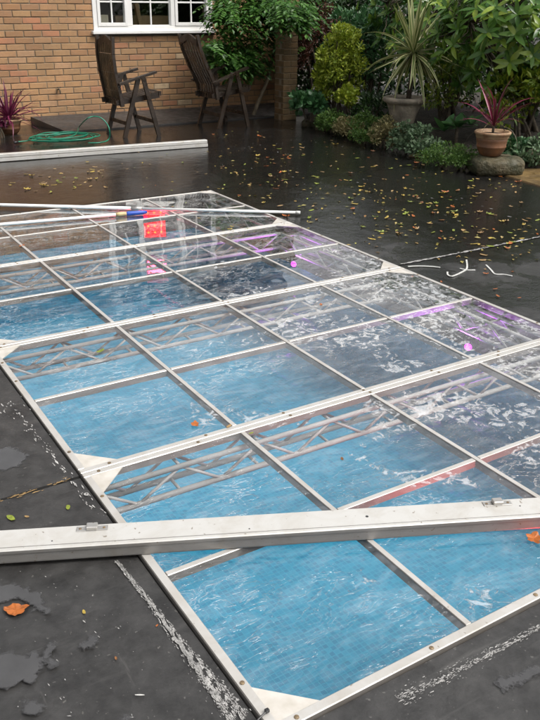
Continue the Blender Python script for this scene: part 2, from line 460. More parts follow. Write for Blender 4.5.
# ------------------------------------------------------------------ mesh helpers
class MB:
    def __init__(s):
        s.v = []; s.f = []
    def add(s, vs_, fs_):
        o = len(s.v)
        s.v += [tuple(x) for x in vs_]
        s.f += [tuple(i + o for i in f) for f in fs_]
    def box(s, x0, x1, y0, y1, z0, z1):
        s.add([(x0, y0, z0), (x1, y0, z0), (x1, y1, z0), (x0, y1, z0), (x0, y0, z1), (x1, y0, z1), (x1, y1, z1), (x0, y1, z1)],
              [(0, 3, 2, 1), (4, 5, 6, 7), (0, 1, 5, 4), (1, 2, 6, 5), (2, 3, 7, 6), (3, 0, 4, 7)])
        return s
    def bbox(s, x0, x1, y0, y1, z0, z1, b=0.003):     # box with chamfered edges
        xs = (x0, x1); ys = (y0, y1); zs = (z0, z1)
        vs_, idx = [], {}
        for i in (0, 1):
            for j in (0, 1):
                for k in (0, 1):
                    sx, sy, sz = (1 - 2 * i) * b, (1 - 2 * j) * b, (1 - 2 * k) * b
                    for a, d in enumerate(((0, sy, sz), (sx, 0, sz), (sx, sy, 0))):
                        idx[i, j, k, a] = len(vs_)
                        vs_.append((xs[i] + d[0], ys[j] + d[1], zs[k] + d[2]))
        F = []
        I = lambda i, j, k, a: idx[i, j, k, a]
        for i in (0, 1):
            F.append([I(i, 0, 0, 0), I(i, 0, 1, 0), I(i, 1, 1, 0), I(i, 1, 0, 0)][::(1 if i == 0 else -1)])
            F.append([I(0, i, 0, 1), I(1, i, 0, 1), I(1, i, 1, 1), I(0, i, 1, 1)][::(1 if i == 0 else -1)])
            F.append([I(0, 0, i, 2), I(0, 1, i, 2), I(1, 1, i, 2), I(1, 0, i, 2)][::(1 if i == 0 else -1)])
        for i in (0, 1):
            for j in (0, 1):
                F.append([I(i, j, 0, 0), I(i, j, 1, 0), I(i, j, 1, 1), I(i, j, 0, 1)])
                F.append([I(i, 0, j, 0), I(i, 1, j, 0), I(i, 1, j, 2), I(i, 0, j, 2)])
                F.append([I(0, i, j, 1), I(1, i, j, 1), I(1, i, j, 2), I(0, i, j, 2)])
                for k in (0, 1):
                    F.append([I(i, j, k, 0), I(i, j, k, 1), I(i, j, k, 2)])
        s.add(vs_, F)
        return s
    def bar(s, a, b, w, h, up=(0, 0, 1)):             # rectangular bar from a to b
        a = Vector(a); b = Vector(b); d = (b - a).normalized(); up = Vector(up)
        sd_ = d.cross(up)
        if sd_.length < 1e-4:
            sd_ = d.cross(Vector((1, 0, 0)))
        sd_.normalize(); u = sd_.cross(d).normalized()
        vs_ = []
        for p_ in (a, b):
            for i, j in ((-1, -1), (1, -1), (1, 1), (-1, 1)):
                vs_.append(p_ + sd_ * (i * w / 2) + u * (j * h / 2))
        s.add(vs_, [(3, 2, 1, 0), (4, 5, 6, 7), (0, 1, 5, 4), (1, 2, 6, 5), (2, 3, 7, 6), (3, 0, 4, 7)])
        return s
    def tube(s, pts, r, sides=8, cap=True):
        pts = [Vector(p_) for p_ in pts]
        n = len(pts)
        rr = r if isinstance(r, (list, tuple)) else [r] * n
        tan = [(pts[min(i + 1, n - 1)] - pts[max(i - 1, 0)]).normalized() for i in range(n)]
        ref = Vector((0, 0, 1)) if abs(tan[0].z) < 0.9 else Vector((1, 0, 0))
        nrm = (ref - tan[0] * ref.dot(tan[0])).normalized()
        vs_, fs_ = [], []
        for i in range(n):
            nrm = (nrm - tan[i] * nrm.dot(tan[i])).normalized()
            bi = tan[i].cross(nrm)
            for k in range(sides):
                a = 2 * math.pi * k / sides
                vs_.append(pts[i] + (nrm * math.cos(a) + bi * math.sin(a)) * rr[i])
        for i in range(n - 1):
            for k in range(sides):
                k2 = (k + 1) % sides
                fs_.append((i * sides + k, i * sides + k2, (i + 1) * sides + k2, (i + 1) * sides + k))
        if cap:
            fs_.append(tuple(range(sides))[::-1])
            fs_.append(tuple((n - 1) * sides + k for k in range(sides)))
        s.add(vs_, fs_)
        return s
    def lathe(s, prof, sides=32, rad=None, cap=True):  # prof: list of (r, z)
        vs_, fs_ = [], []
        n = len(prof)
        for i, (r, z) in enumerate(prof):
            for k in range(sides):
                a = 2 * math.pi * k / sides
                q = r if rad is None else rad(r, z, a)
                vs_.append((q * math.cos(a), q * math.sin(a), z))
        for i in range(n - 1):
            for k in range(sides):
                k2 = (k + 1) % sides
                fs_.append((i * sides + k, i * sides + k2, (i + 1) * sides + k2, (i + 1) * sides + k))
        if cap:
            fs_.append(tuple(range(sides))[::-1])
            fs_.append(tuple((n - 1) * sides + k for k in range(sides)))
        s.add(vs_, fs_)
        return s
    def mesh(s, name, mat=None, smooth=False):
        me = bpy.data.meshes.new(name)
        me.from_pydata(s.v, [], s.f)
        if mat:
            me.materials.append(M[mat])
        if smooth:
            me.polygons.foreach_set('use_smooth', [True] * len(me.polygons))
        me.update()
        return me
    def build(s, name, mat, parent=None, smooth=False, loc=None):
        return link(name, s.mesh(name, mat, smooth), parent, loc)

def link(name, me, parent=None, loc=None, rot=None, scale=None):
    o = bpy.data.objects.new(name, me)
    col.objects.link(o)
    if parent is not None:
        o.parent = parent
    if loc is not None:
        o.location = loc
    if rot is not None:
        o.rotation_euler = rot
    if scale is not None:
        o.scale = scale
    return o
def empty(name, loc=(0, 0, 0), rz=0.0, parent=None):
    o = link(name, None, parent, loc)
    o.rotation_euler = (0, 0, rz)
    o.empty_display_size = 0.1
    return o
def tag(o, label=None, cat=None, group=None, kind=None):
    if label: o['label'] = label
    if cat: o['category'] = cat
    if group: o['group'] = group
    if kind: o['kind'] = kind
    return o
def copy_tree(o, parent=None):
    c = o.copy()
    col.objects.link(c)
    c.parent = parent
    for ch in list(o.children):
        copy_tree(ch, c)
    return c

# ------------------------------------------------------------------ ground with the pool opening
DX, DY, CELL = 2.44, 4.88, 0.61
PX0, PX1, PY0, PY1 = 0.012, 2.428, 0.012, 4.868
BIG = 300.0
m = MB()
zb = GZ - 0.02
for (x0, x1, y0, y1) in ((-BIG, BIG, -BIG, PY0), (-BIG, BIG, PY1, BIG), (-BIG, PX0, PY0, PY1), (PX1, BIG, PY0, PY1)):
    m.add([(x0, y0, zb), (x1, y0, zb), (x1, y1, zb), (x0, y1, zb)], [(0, 1, 2, 3)])
ground = tag(m.build('ground', 'ground_base'), kind='structure')

def sheet(x0, x1, y0, y1, tilt=0.0, dz=0.0):
    # one board-backed sheet of black rubber, edges slightly rounded and wavy on top
    nx = max(2, int((x1 - x0) / 0.12)); ny = max(2, int((y1 - y0) / 0.12))
    g = 0.004
    xs = np.linspace(x0 + g, x1 - g, nx); ys = np.linspace(y0 + g, y1 - g, ny)
    mb = MB()
    vs_, fs_ = [], []
    for j, y in enumerate(ys):
        for i, x in enumerate(xs):
            w = 0.0012 * math.sin(x * 5.1 + y * 2.3) + 0.001 * math.sin(y * 7.7 - x * 3.1)
            vs_.append((x, y, GZ + dz + w + tilt * (y - y0)))
    for j in range(ny - 1):
        for i in range(nx - 1):
            a = j * nx + i
            fs_.append((a, a + 1, a + nx + 1, a + nx))
    ring = [i for i in range(nx)] + [j * nx + nx - 1 for j in range(1, ny)] + [(ny - 1) * nx + i for i in range(nx - 2, -1, -1)] + [j * nx for j in range(ny - 2, 0, -1)]
    base = len(vs_)
    for r in ring:
        v = vs_[r]
        vs_.append((v[0], v[1], v[2] - 0.016))
    n = len(ring)
    for k in range(n):
        k2 = (k + 1) % n
        fs_.append((ring[k2], ring[k], base + k, base + k2))
    mb.add(vs_, fs_)
    return mb.build('rubber_sheet', 'rubber_sheet', ground)
E_ = 0.0
for (x0, x1, y0, y1, dz) in [
    (-2.44, -E_, 1.22, 3.66, 0.002), (-2.44, -E_, -1.22, 1.22, -0.002), (-2.44, -E_, 3.66, 4.94, 0.0), (0.0, 2.44, 4.885, 4.94, 0.0),
    (-E_, 2.44, -1.3, -E_, 0.0), (2.44, 4.9, -1.3, -E_, 0.001),
    (2.44, 4.9, 0.0, 2.5, -0.001), (2.44, 6.1, 2.5, 3.72, 0.001), (2.44, 6.1, 3.72, 4.94, 0.0),
    (-2.44, 6.1, 4.94, 6.2, 0.001), (-2.44, 6.1, 6.2, 8.7, 0.0),
    (4.9, 6.1, -1.3, 2.5, 0.0), (-2.44, 6.1, 8.7, 9.7, 0.0)]:
    sheet(x0, x1, y0, y1, 0.0, dz)

# sloping step against the house wall
m = MB()
m.add([(2.43, 8.55, GZ), (6.2, 8.62, GZ), (6.2, 9.4, GZ), (2.27, 9.4, GZ), (2.43, 8.55, 0.004), (6.2, 8.62, 0.004), (6.2, 9.4, 0.075), (2.27, 9.4, 0.085)],
      [(0, 3, 2, 1), (4, 5, 6, 7), (0, 1, 5, 4), (1, 2, 6, 5), (2, 3, 7, 6), (3, 0, 4, 7)])
tag(m.build('ramp', 'concrete_step'), kind='structure')

# ------------------------------------------------------------------ pool
WL = -0.38
PD = -0.86
pool = tag(empty('swimming_pool', (0, 0, 0)), kind='structure')
def quadmesh(q, name, mat, parent):
    mb = MB(); mb.add(q, [(0, 1, 2, 3)])
    return mb.build(name, mat, parent)
x0, x1, y0, y1 = PX0, PX1, PY0, PY1
zc = -0.30
quadmesh([(x0, y0, PD), (x1, y0, PD), (x1, y1, PD), (x0, y1, PD)], 'pool_floor', 'pool_mosaic', pool)
for nm, za, zb_, mt in (('pool_wall', PD, zc, 'pool_mosaic'), ('pool_coping', zc, GZ - 0.001, 'coping')):
    quadmesh([(x1, y0, za), (x1, y0, zb_), (x1, y1, zb_), (x1, y1, za)], nm, mt, pool)
    quadmesh([(x0, y1, za), (x0, y1, zb_), (x0, y0, zb_), (x0, y0, za)], nm, mt, pool)
    quadmesh([(x1, y1, za), (x1, y1, zb_), (x0, y1, zb_), (x0, y1, za)], nm, mt, pool)
    quadmesh([(x0, y0, za), (x0, y0, zb_), (x1, y0, zb_), (x1, y0, za)], nm, mt, pool)
nx, ny = 24, 48
m = MB()
vs_ = [(x0 + (x1 - x0) * i / nx, y0 + (y1 - y0) * j / ny, WL) for j in range(ny + 1) for i in range(nx + 1)]
fs_ = [(j * (nx + 1) + i, j * (nx + 1) + i + 1, (j + 1) * (nx + 1) + i + 1, (j + 1) * (nx + 1) + i) for j in range(ny) for i in range(nx)]
m.add(vs_, fs_)
m.build('water', 'pool_water', pool, True)

# ------------------------------------------------------------------ clear floor panels over the pool
FW, FD = 0.027, 0.030          # perimeter rail width and depth
BW = 0.020                     # cross bar
def screw_mesh():
    mb = MB()
    mb.lathe([(0.0065, 0.0), (0.006, 0.0016), (0.003, 0.0024)], 8)
    return mb.mesh('screw', 'screw')
SCREW = screw_mesh()
def two_tone(mb, name, parent):
    # white on top, darker grey down the sides
    o = mb.build(name, 'frame_white', parent)
    o.data.materials.append(M['bar_web'])
    for f in o.data.polygons:
        if f.normal.z < 0.3:
            f.material_index = 1
    return o
def floor_panel(k, label):
    yb = k * 2 * CELL
    root = empty('floor_panel', (0, yb, 0))
    tag(root, label, 'floor panel', 'clear floor panels over the pool')
    g = 0.0015
    W, L = DX - 2 * g, 2 * CELL - 2 * g
    for (a, b, c, d) in ((g, g + W, g, g + FW), (g, g + W, g + L - FW, g + L)):
        two_tone(MB().bbox(a, b, c, d, -FD, 0.0, 0.0025), 'frame_rail', root)
    for (a, b) in ((g, g + FW), (g + W - FW, g + W)):
        two_tone(MB().bbox(a, b, g + FW + 0.0005, g + L - FW - 0.0005, -FD, -0.0006, 0.0025), 'frame_rail', root)
    xm = [CELL * i for i in (1, 2, 3)]
    ylo, yhi = g + FW + 0.0005, g + L - FW - 0.0005
    for x in xm:
        two_tone(MB().bbox(x - BW / 2, x + BW / 2, ylo, yhi, -FD - 0.003, -0.0012, 0.002), 'cross_bar', root)
    edges = [g + FW + 0.0005] + [v for x in xm for v in (x - BW / 2 - 0.0005, x + BW / 2 + 0.0005)] + [g + W - FW - 0.0005]
    for i in range(4):
        a, b = edges[2 * i], edges[2 * i + 1]
        two_tone(MB().bbox(a, b, CELL - BW / 2, CELL + BW / 2, -FD - 0.001, -0.0016, 0.002), 'cross_bar', root)
        for (c, d) in ((ylo, CELL - BW / 2 - 0.0005), (CELL + BW / 2 + 0.0005, yhi)):
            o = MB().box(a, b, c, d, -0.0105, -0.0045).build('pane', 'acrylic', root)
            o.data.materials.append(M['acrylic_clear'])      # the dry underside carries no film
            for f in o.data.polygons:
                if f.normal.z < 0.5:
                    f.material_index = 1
    # triangular corner gussets, seen through and just under the pane edge
    s_ = 0.115
    for cx, sx in ((g + FW, 1), (g + W - FW, -1)):
        for cy, sy in ((g + FW, 1), (g + L - FW, -1)):
            mb = MB()
            tri = [(cx - sx * 0.004, cy - sy * 0.004), (cx + sx * s_, cy - sy * 0.004), (cx - sx * 0.004, cy + sy * s_)]
            z0, z1 = -0.004, -0.0008
            vs_ = [(a, b, z0) for a, b in tri] + [(a, b, z1) for a, b in tri]
            fs_ = [(2, 1, 0), (3, 4, 5), (0, 1, 4, 3), (1, 2, 5, 4), (2, 0, 3, 5)]
            if sx * sy < 0:
                fs_ = [f[::-1] for f in fs_]
            mb.add(vs_, fs_)
            mb.build('corner_gusset', 'gusset_white', root)
    for x in np.arange(0.08, DX, 0.38):
        for y in (g + FW / 2, g + L - FW / 2):
            link('screw', SCREW, root, (x + random.uniform(-.03, .03), y, 0.0002))
    for y in (0.2, 0.8, 1.05):
        for x in (g + FW / 2, g + W - FW / 2):
            link('screw', SCREW, root, (x, y + random.uniform(-.05, .05), 0.0))
    return root
for k, lb in enumerate(('clear floor panel in white aluminium frame nearest the camera, under the loose beam',
                        'clear panel in white frame, second row from the camera, with orange leaf on its near edge',
                        'clear panel in white frame, third row from the camera over the pool',
                        'clear panel in white frame farthest from the camera, under the two long poles')):
    floor_panel(k, lb)

# ------------------------------------------------------------------ lattice trusses under the joints
def truss(a, b, label, hw=0.048, zt=-0.055, zb=-0.158):
    a = Vector(a); b = Vector(b)
    d = (b - a); L = d.length; d.normalize()
    sdv = Vector((-d.y, d.x, 0))
    root = empty('lattice_truss', (a + b) / 2)
    tag(root, label, 'truss', 'aluminium trusses carrying the clear floor')
    o = (a + b) / 2
    for s in (-1, 1):
        for z, r in ((zt, 0.0105), (zb, 0.0115)):
            MB().tube([a + sdv * s * hw + Vector((0, 0, z)) - o, b + sdv * s * hw + Vector((0, 0, z)) - o], r, 8).build('chord', 'truss_aluminium', root, True)
    n = max(2, int(round(L / 0.152)) // 2 * 2)
    st = L / n
    ma = {}
    for s in (-1, 1):
        for i in range(n):
            za, zb_ = (zt, zb) if i % 2 == 0 else (zb, zt)
            key = i % 2
            if key not in ma:
                ma[key] = MB().tube([d * (-st / 2) + Vector((0, 0, za)), d * (st / 2) + Vector((0, 0, zb_))], 0.006, 6).mesh('brace', 'truss_aluminium', True)
            link('brace', ma[key], root, a - o + d * (st * (i + .5)) + sdv * s * hw)
    cross = MB().tube([-sdv * hw, sdv * hw], 0.006, 6).mesh('cross_tube', 'truss_aluminium', True)
    for i in range(0, n + 1, 2):
        for z in (zt, zb):
            link('cross_tube', cross, root, a - o + d * min(max(st * i, 0.02), L - 0.02) + Vector((0, 0, z)))
    return root
for k, lb in ((1, 'aluminium lattice truss under the first panel joint beyond the loose beam'), (2, 'aluminium lattice truss under the middle panel joint'), (3, 'aluminium lattice truss under the far panel joint beside the red lamp')):
    truss((PX0 + 0.005, k * 1.22, 0), (2.318, k * 1.22, 0), lb)
truss((2.375, PY0 + 0.01, 0), (2.375, PY1 - 0.06, 0), 'long aluminium lattice truss along the right edge of the floor', zt=-0.057, zb=-0.156)

# ------------------------------------------------------------------ lamps under the floor
def lamp(loc, facing, face, lens, label, w, h, lc, energy, nx_=3, ny_=3, lr=.26):
    root = empty('led_floodlight', loc, math.atan2(facing[1], facing[0]) + math.pi / 2)   # local -Y is the facing direction
    tag(root, label, 'lamp', 'coloured lamps below the floor')
    MB().bbox(-w / 2, w / 2, 0.0, 0.05, -h / 2, h / 2, 0.006).build('housing', 'black_plastic', root)
    MB().bbox(-w / 2 + .008, w / 2 - .008, -0.006, -0.0005, -h / 2 + .008, h / 2 - .008, 0.002).build('front_plate', face, root)
    r = min(w / nx_, h / ny_) * lr
    lm = MB(); lm.lathe([(r, 0.0), (r * .8, 0.004), (r * .35, 0.007)], 12)
    lme = lm.mesh('lens', lens, True)
    for i in range(nx_):
        for j in range(ny_):
            o = link('lens', lme, root, ((i + .5 - nx_ / 2) * w / nx_ * .82, -0.0065, (j + .5 - ny_ / 2) * h / ny_ * .82))
            o.rotation_euler = (math.pi / 2, 0, 0)
    MB().bar((-w / 2 - .008, .025, 0), (-w / 2 - .008, .025, h / 2 + .06), .006, .02, (0, 1, 0)).build('bracket', 'black_plastic', root)
    MB().bar((w / 2 + .008, .025, 0), (w / 2 + .008, .025, h / 2 + .06), .006, .02, (0, 1, 0)).build('bracket', 'black_plastic', root)
    ld = bpy.data.lights.new('lamp_light', 'AREA')
    ld.shape = 'RECTANGLE'; ld.size = w * .8; ld.size_y = h * .8
    ld.energy = energy; ld.color = lc; ld.spread = R_(110)
    lo = bpy.data.objects.new('lamp_light', ld)
    col.objects.link(lo); lo.parent = root
    lo.location = (0, -0.02, 0); lo.rotation_euler = (-math.pi / 2 - R_(28), 0, 0)   # area lamps shine along their local -Z
    return root
lamp((1.875, PY1 - 0.075, -0.185), (-.35, -1), 'led_red_face', 'led_red_lens', 'glowing red floodlight seen through the far panels', .19, .26, (1, .03, .06), 11.0, 3, 4, .15)
def par_lamp(loc, facing, label, energy):
    root = empty('par_lamp', loc, math.atan2(facing[1], facing[0]) + math.pi / 2)
    tag(root, label, 'lamp', 'coloured lamps below the floor')
    turn = lambda mb: [setattr(mb, 'v', [(x, -z, y) for x, y, z in mb.v]), mb][1]
    turn(MB().lathe([(.020, -.085), (.032, -.08), (.030, -.03), (.027, .0), (.022, .002)], 18)).build('housing', 'black_plastic', root, True)
    turn(MB().lathe([(.021, .0025), (.018, .008), (.008, .012)], 18)).build('lens', 'led_purple_lens', root, True)
    MB().bar((-.043, .03, 0), (-.043, .03, .09), .005, .018, (0, 1, 0)).build('bracket', 'black_plastic', root)
    MB().bar((.043, .03, 0), (.043, .03, .09), .005, .018, (0, 1, 0)).build('bracket', 'black_plastic', root)
    ld = bpy.data.lights.new('lamp_light', 'AREA')
    ld.shape = 'DISK'; ld.size = .05
    ld.energy = energy; ld.color = (.6, .10, 1); ld.spread = R_(120)
    lo = bpy.data.objects.new('lamp_light', ld)
    col.objects.link(lo); lo.parent = root
    lo.location = (0, -0.02, 0); lo.rotation_euler = (-math.pi / 2 - R_(50), 0, 0)
lamp((1.22, PY0 + 0.075, -0.24), (-.10, 1), 'led_red_face', 'led_red_lens', 'red floodlight under the near edge that tints the bar sides red', .19, .16, (1, .03, .05), 1.8, 3, 3, .15)
par_lamp((PX1 - 0.06, 3.50, -0.26), (-1, -.6), 'small glowing purple lamp below the right edge, farther of the two', 6)
par_lamp((PX1 - 0.06, 1.77, -0.26), (-1, -.6), 'small glowing purple lamp below the right edge, nearer of the two', 8)

# ------------------------------------------------------------------ loose beams and poles
def channel_beam(name, p0, p1, w, h, z0, label, near):
    p0 = Vector((p0[0], p0[1], z0)); p1 = Vector((p1[0], p1[1], z0))
    d = p1 - p0; L = d.length
    root = empty(name, p0, math.atan2(d.y, d.x))
    tag(root, label, 'beam')
    # local x along, y across (away from the camera positive), section with a lip and a groove
    if near:
        sec = [(0.004, 0), (w - 0.004, 0), (w, 0.004), (w, h - 0.003), (w - 0.003, h), (0.016, h), (0.015, h - 0.0018), (0.0125, h - 0.0018), (0.0115, h), (0.003, h), (0, h - 0.003), (0, h - 0.012), (0.003, h - 0.014), (0.003, 0.004)]
    else:
        sec = [(0, 0), (w, 0), (w, h - 0.003), (w - 0.003, h), (0.003, h), (0, h - 0.003), (0, h * 0.58), (0.018, h * 0.55), (0.018, h * 0.50), (-0.012, h * 0.46), (-0.012, h * 0.06)]
    mb = MB()
    n = len(sec)
    vs_ = [(0, y, z) for y, z in sec] + [(L, y, z) for y, z in sec]
    mb.add(vs_, [(i, (i + 1) % n, n + (i + 1) % n, n + i) for i in range(n)] + [tuple(range(n))[::-1], tuple(range(n, 2 * n))])
    body = mb.build('body', 'beam_white', root)
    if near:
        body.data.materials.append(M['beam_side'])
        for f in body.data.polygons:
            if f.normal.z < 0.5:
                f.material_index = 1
    return root
near_beam = channel_beam('loose_beam', (-1.35, 1.345), (2.15, -0.290), 0.100, 0.046, 0.0025, 'white aluminium channel beam lying diagonally across the clear panels', True)
inv = near_beam.matrix_basis.inverted()
for (px, py) in ((93, 523.5), (497, 503.5)):
    q = gz(px, py, 0.0485)
    l = inv @ q
    la = empty('latch', (l.x, 0.100 - 0.022, 0.0462), 0, near_beam)
    MB().bbox(-.045, .045, -.011, .011, 0, .0022, .0006).build('latch_plate', 'bare_aluminium', la)
    MB().bbox(-.016, .016, -.012, .013, .0022, .014, .002).build('latch_catch', 'bare_aluminium', la)
    for sx in (-.034, .034):
        o = link('screw', SCREW, la, (sx, 0, .0022)); o.scale = (.7, .7, .7)
hole = MB(); hole.lathe([(.0045, 0), (.0045, .0008)], 12); hm = hole.mesh('bolt_hole', 'black_plastic')
for (px, py) in ((367, 516.5), (52, 541), (250, 533), (520, 506)):
    l = inv @ gz(px, py, 0.0485)
    o = link('bolt_hole', hm, near_beam, (l.x, min(max(l.y, .03), .07), 0.0461))
    if px != 367: o.scale = (.5, .5, 1)

fb = channel_beam('grooved_beam', (-0.6, 7.19), (3.45, 6.862), 0.07, 0.072, GZ + 0.002, 'long white grooved beam on the ground before the garden chairs', False)

def pole(pa, pb, r, name, label, grip=None):
    pa = Vector(pa); pb = Vector(pb)
    root = empty(name, pa)
    tag(root, label, 'pole')
    d = pb - pa; L = d.length; u = d.normalized()
    if grip is None:
        MB().tube([Vector(), u * L * .62], r, 10).build('outer_tube', 'pole_white', root, True)
        MB().tube([u * (L * .62 - .01), u * L], r * .82, 10).build('inner_tube', 'pole_white', root, True)
        MB().tube([u * (L * .62 - .05), u * (L * .62 + .03)], r * 1.15, 10).build('collar', 'bare_aluminium', root, True)
        MB().tube([u * (L - .01), u * (L + .025)], r * .95, 10).build('end_cap', 'white_plastic', root, True)
    else:
        g0, g1 = grip
        MB().tube([Vector(), u * g0], r, 10).build('shaft', 'pole_white', root, True)
        MB().tube([u * (g0 - .005), u * (g0 + .02), u * (g0 + .06), u * (g0 + .075)], [r * 1.25, r * 1.5, r * 1.4, r * 1.2], 12).build('collar', 'brass_plastic', root, True)
        MB().tube([u * (g0 + .07), u * (g0 + .085), u * (g1 - .03), u * g1], [r * 1.2, r * 1.45, r * 1.35, r * .8], 12).build('grip', 'blue_plastic', root, True)
    return root
a_, b_ = gz(0, 205, .016), gz(297, 212.5, .010)
pole(a_ - (b_ - a_).normalized() * 0.9, b_, .0135, 'telescopic_pole', 'longer plain white pole lying across the far end of the floor')
a_, b_ = gz(0, 224.5, .014), gz(147, 212, .014)
e_ = (b_ - a_).normalized()
L_ = (b_ - a_).length + 0.7
g_ = (gz(116, 214, .014) - (a_ - e_ * 0.7)).length
pole(a_ - e_ * 0.7, b_, .0115, 'pool_pole', 'white pool pole with blue grip and tan collar beside the plain pole', (g_, L_))

# ------------------------------------------------------------------ brick house
WY = 9.40
WX0, WX1, WH = -4.0, 5.97, 2.70
VX0, VX1, VZ0, VZ1 = 3.19, 4.885, 1.06, 2.36       # window opening
house = empty('brick_house', (1.0, WY, 0))
tag(house, 'tan brick house with white framed window behind the chairs', 'house')
ho = Vector((1.0, WY, 0))
def hp(mb, name, mat, parent=house, smooth=False):
    mb.v = [(v[0] - ho.x, v[1] - ho.y, v[2]) for v in mb.v]
    return mb.build(name, mat, parent, smooth)
m = MB()
TH = 0.28
yb = WY + 0.006
m.box(WX0, VX0, yb, WY + TH, -0.1, WH); m.box(VX1, WX1, yb, WY + TH, -0.1, WH)
m.box(VX0, VX1, yb, WY + TH, -0.1, VZ0); m.box(VX0, VX1, yb, WY + TH, VZ1, WH)
hp(m, 'wall', 'mortar')
BL, BH, JT = 0.215, 0.065, 0.010
def brick_mesh(l, h, d=0.10, b=0.004):
    mb = MB()
    x, z = l / 2, h / 2
    vs_ = [(-x + b, 0, -z + b), (x - b, 0, -z + b), (x - b, 0, z - b), (-x + b, 0, z - b),
           (-x, b, -z), (x, b, -z), (x, b, z), (-x, b, z), (-x, d, -z), (x, d, -z), (x, d, z), (-x, d, z)]
    mb.add(vs_, [(0, 1, 2, 3), (4, 5, 1, 0), (5, 6, 2, 1), (6, 7, 3, 2), (7, 4, 0, 3), (8, 9, 5, 4), (9, 10, 6, 5), (10, 11, 7, 6), (11, 8, 4, 7)])
    return mb
bricks = []
r_ = random.Random(5)
nrow = int(WH / 0.075)
for k in range(nrow):
    zc_ = -0.03 + k * 0.075 + BH / 2
    x = WX0 - (0.1125 if k % 2 else 0.0)
    while x < WX1 - 0.02:
        a, b = max(x, WX0), min(x + BL, WX1)
        segs = [(a, b)]
        if zc_ + BH / 2 > VZ0 - 0.003 and zc_ - BH / 2 < VZ1:
            segs = []
            if a < VX0: segs.append((a, min(b, VX0)))
            if b > VX1: segs.append((max(a, VX1), b))
        for (p_, q_) in segs:
            if q_ - p_ > 0.03:
                bricks.append(((p_ + q_) / 2, zc_, q_ - p_))
        x += 0.225
def vis(bk):
    pr = project((bk[0], WY, bk[1]))
    if pr is None or not (-6 < pr[0] < 282 and -4 < pr[1] < 125):
        return -1
    return bk[2] / pr[2]
order = sorted(bricks, key=vis, reverse=True)
own = [b for b in order[:300] if vis(b) > 0]
ownset = set(own)
bm0 = brick_mesh(BL, BH).mesh('brick', 'brick')
for (x, z, l) in own:
    o = link('brick', bm0, house, (x - ho.x, r_.uniform(-.003, .002), z))
    o.scale = (l / BL * r_.uniform(.985, 1.0), 1, r_.uniform(.95, 1.03))
    o.rotation_euler = (r_.uniform(-.012, .012), r_.uniform(-.006, .006), r_.uniform(-.008, .008))
m = MB()
for b in bricks:
    if b in ownset: continue
    t_ = brick_mesh(b[2], BH)
    y_ = r_.uniform(-.003, .002)
    m.add([(v[0] + b[0], v[1] + WY + y_, v[2] + b[1]) for v in t_.v], t_.f)
tag(hp(m, 'brickwork', 'brick_many'), kind='stuff')
m = MB()
for i in range(10):
    z0 = WH + 0.02 + i * 0.16
    m.add([(WX0 - .2, WY - .35 + i * .25, z0), (WX1 + .2, WY - .35 + i * .25, z0), (WX1 + .2, WY - .05 + i * .25, z0 + .17), (WX0 - .2, WY - .05 + i * .25, z0 + .17)], [(0, 1, 2, 3)])
m.box(WX0, WX1, WY - .3, WY + .2, WH - .16, WH - .0)
hp(m, 'roof', 'roof_tile')
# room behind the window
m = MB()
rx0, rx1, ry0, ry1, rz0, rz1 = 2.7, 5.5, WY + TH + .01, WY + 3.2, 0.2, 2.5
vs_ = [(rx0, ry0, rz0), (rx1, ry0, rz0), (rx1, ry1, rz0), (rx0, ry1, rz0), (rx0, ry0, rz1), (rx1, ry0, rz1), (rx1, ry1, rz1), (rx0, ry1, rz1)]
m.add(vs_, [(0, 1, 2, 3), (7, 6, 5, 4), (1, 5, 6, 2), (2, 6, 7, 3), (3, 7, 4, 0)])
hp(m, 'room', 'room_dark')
m = MB()
m.box(3.3, 3.62, WY + .9, WY + .94, .6, 1.30); m.bar((4.05, WY + .75, .7), (3.95, WY + .78, 1.75), .07, .05); m.bar((4.25, WY + .8, .7), (4.12, WY + .8, 1.4), .06, .05)
m.box(3.85, 4.75, WY + .9, WY + 1.5, .85, 1.24)
hp(m, 'furniture', 'room_wood')
m = MB(); m.box(3.95, 4.2, WY + .86, WY + .89, 1.33, 1.39); m.box(3.26, 3.55, WY + .40, WY + .5, 1.10, 1.26)
hp(m, 'ornament', 'room_cloth')
# window
win = empty('window', (0, 0, 0), 0, house)
fy0, fy1 = WY - 0.012, WY + 0.07
m = MB()
m.bbox(VX0 - .004, VX0 + .055, fy0, fy1, VZ0 + .02, VZ1, .004); m.bbox(VX1 - .055, VX1 + .004, fy0, fy1, VZ0 + .02, VZ1, .004)
m.bbox(VX0 + .055, VX1 - .055, fy0, fy1, VZ1 - .055, VZ1, .004); m.bbox(VX0 + .055, VX1 - .055, fy0, fy1, VZ0 + .02, VZ0 + .075, .004)
for xm_ in (3.685, 4.295):
    m.bbox(xm_ - .03, xm_ + .03, fy0 + .001, fy1, VZ0 + .0755, VZ1 - .0555, .004)
hp(m, 'frame', 'upvc_white', win)
MBs = MB().bbox(VX0 - .035, VX1 + .035, WY - .065, WY + .02, VZ0 - .018, VZ0 + .022, .006)
hp(MBs, 'sill', 'upvc_white', win)
hp(MB().box(VX0 - .02, VX1 + .02, WY - .03, WY + .02, VZ0 - .034, VZ0 - .0185), 'sill_bead', 'sill_dark', win)
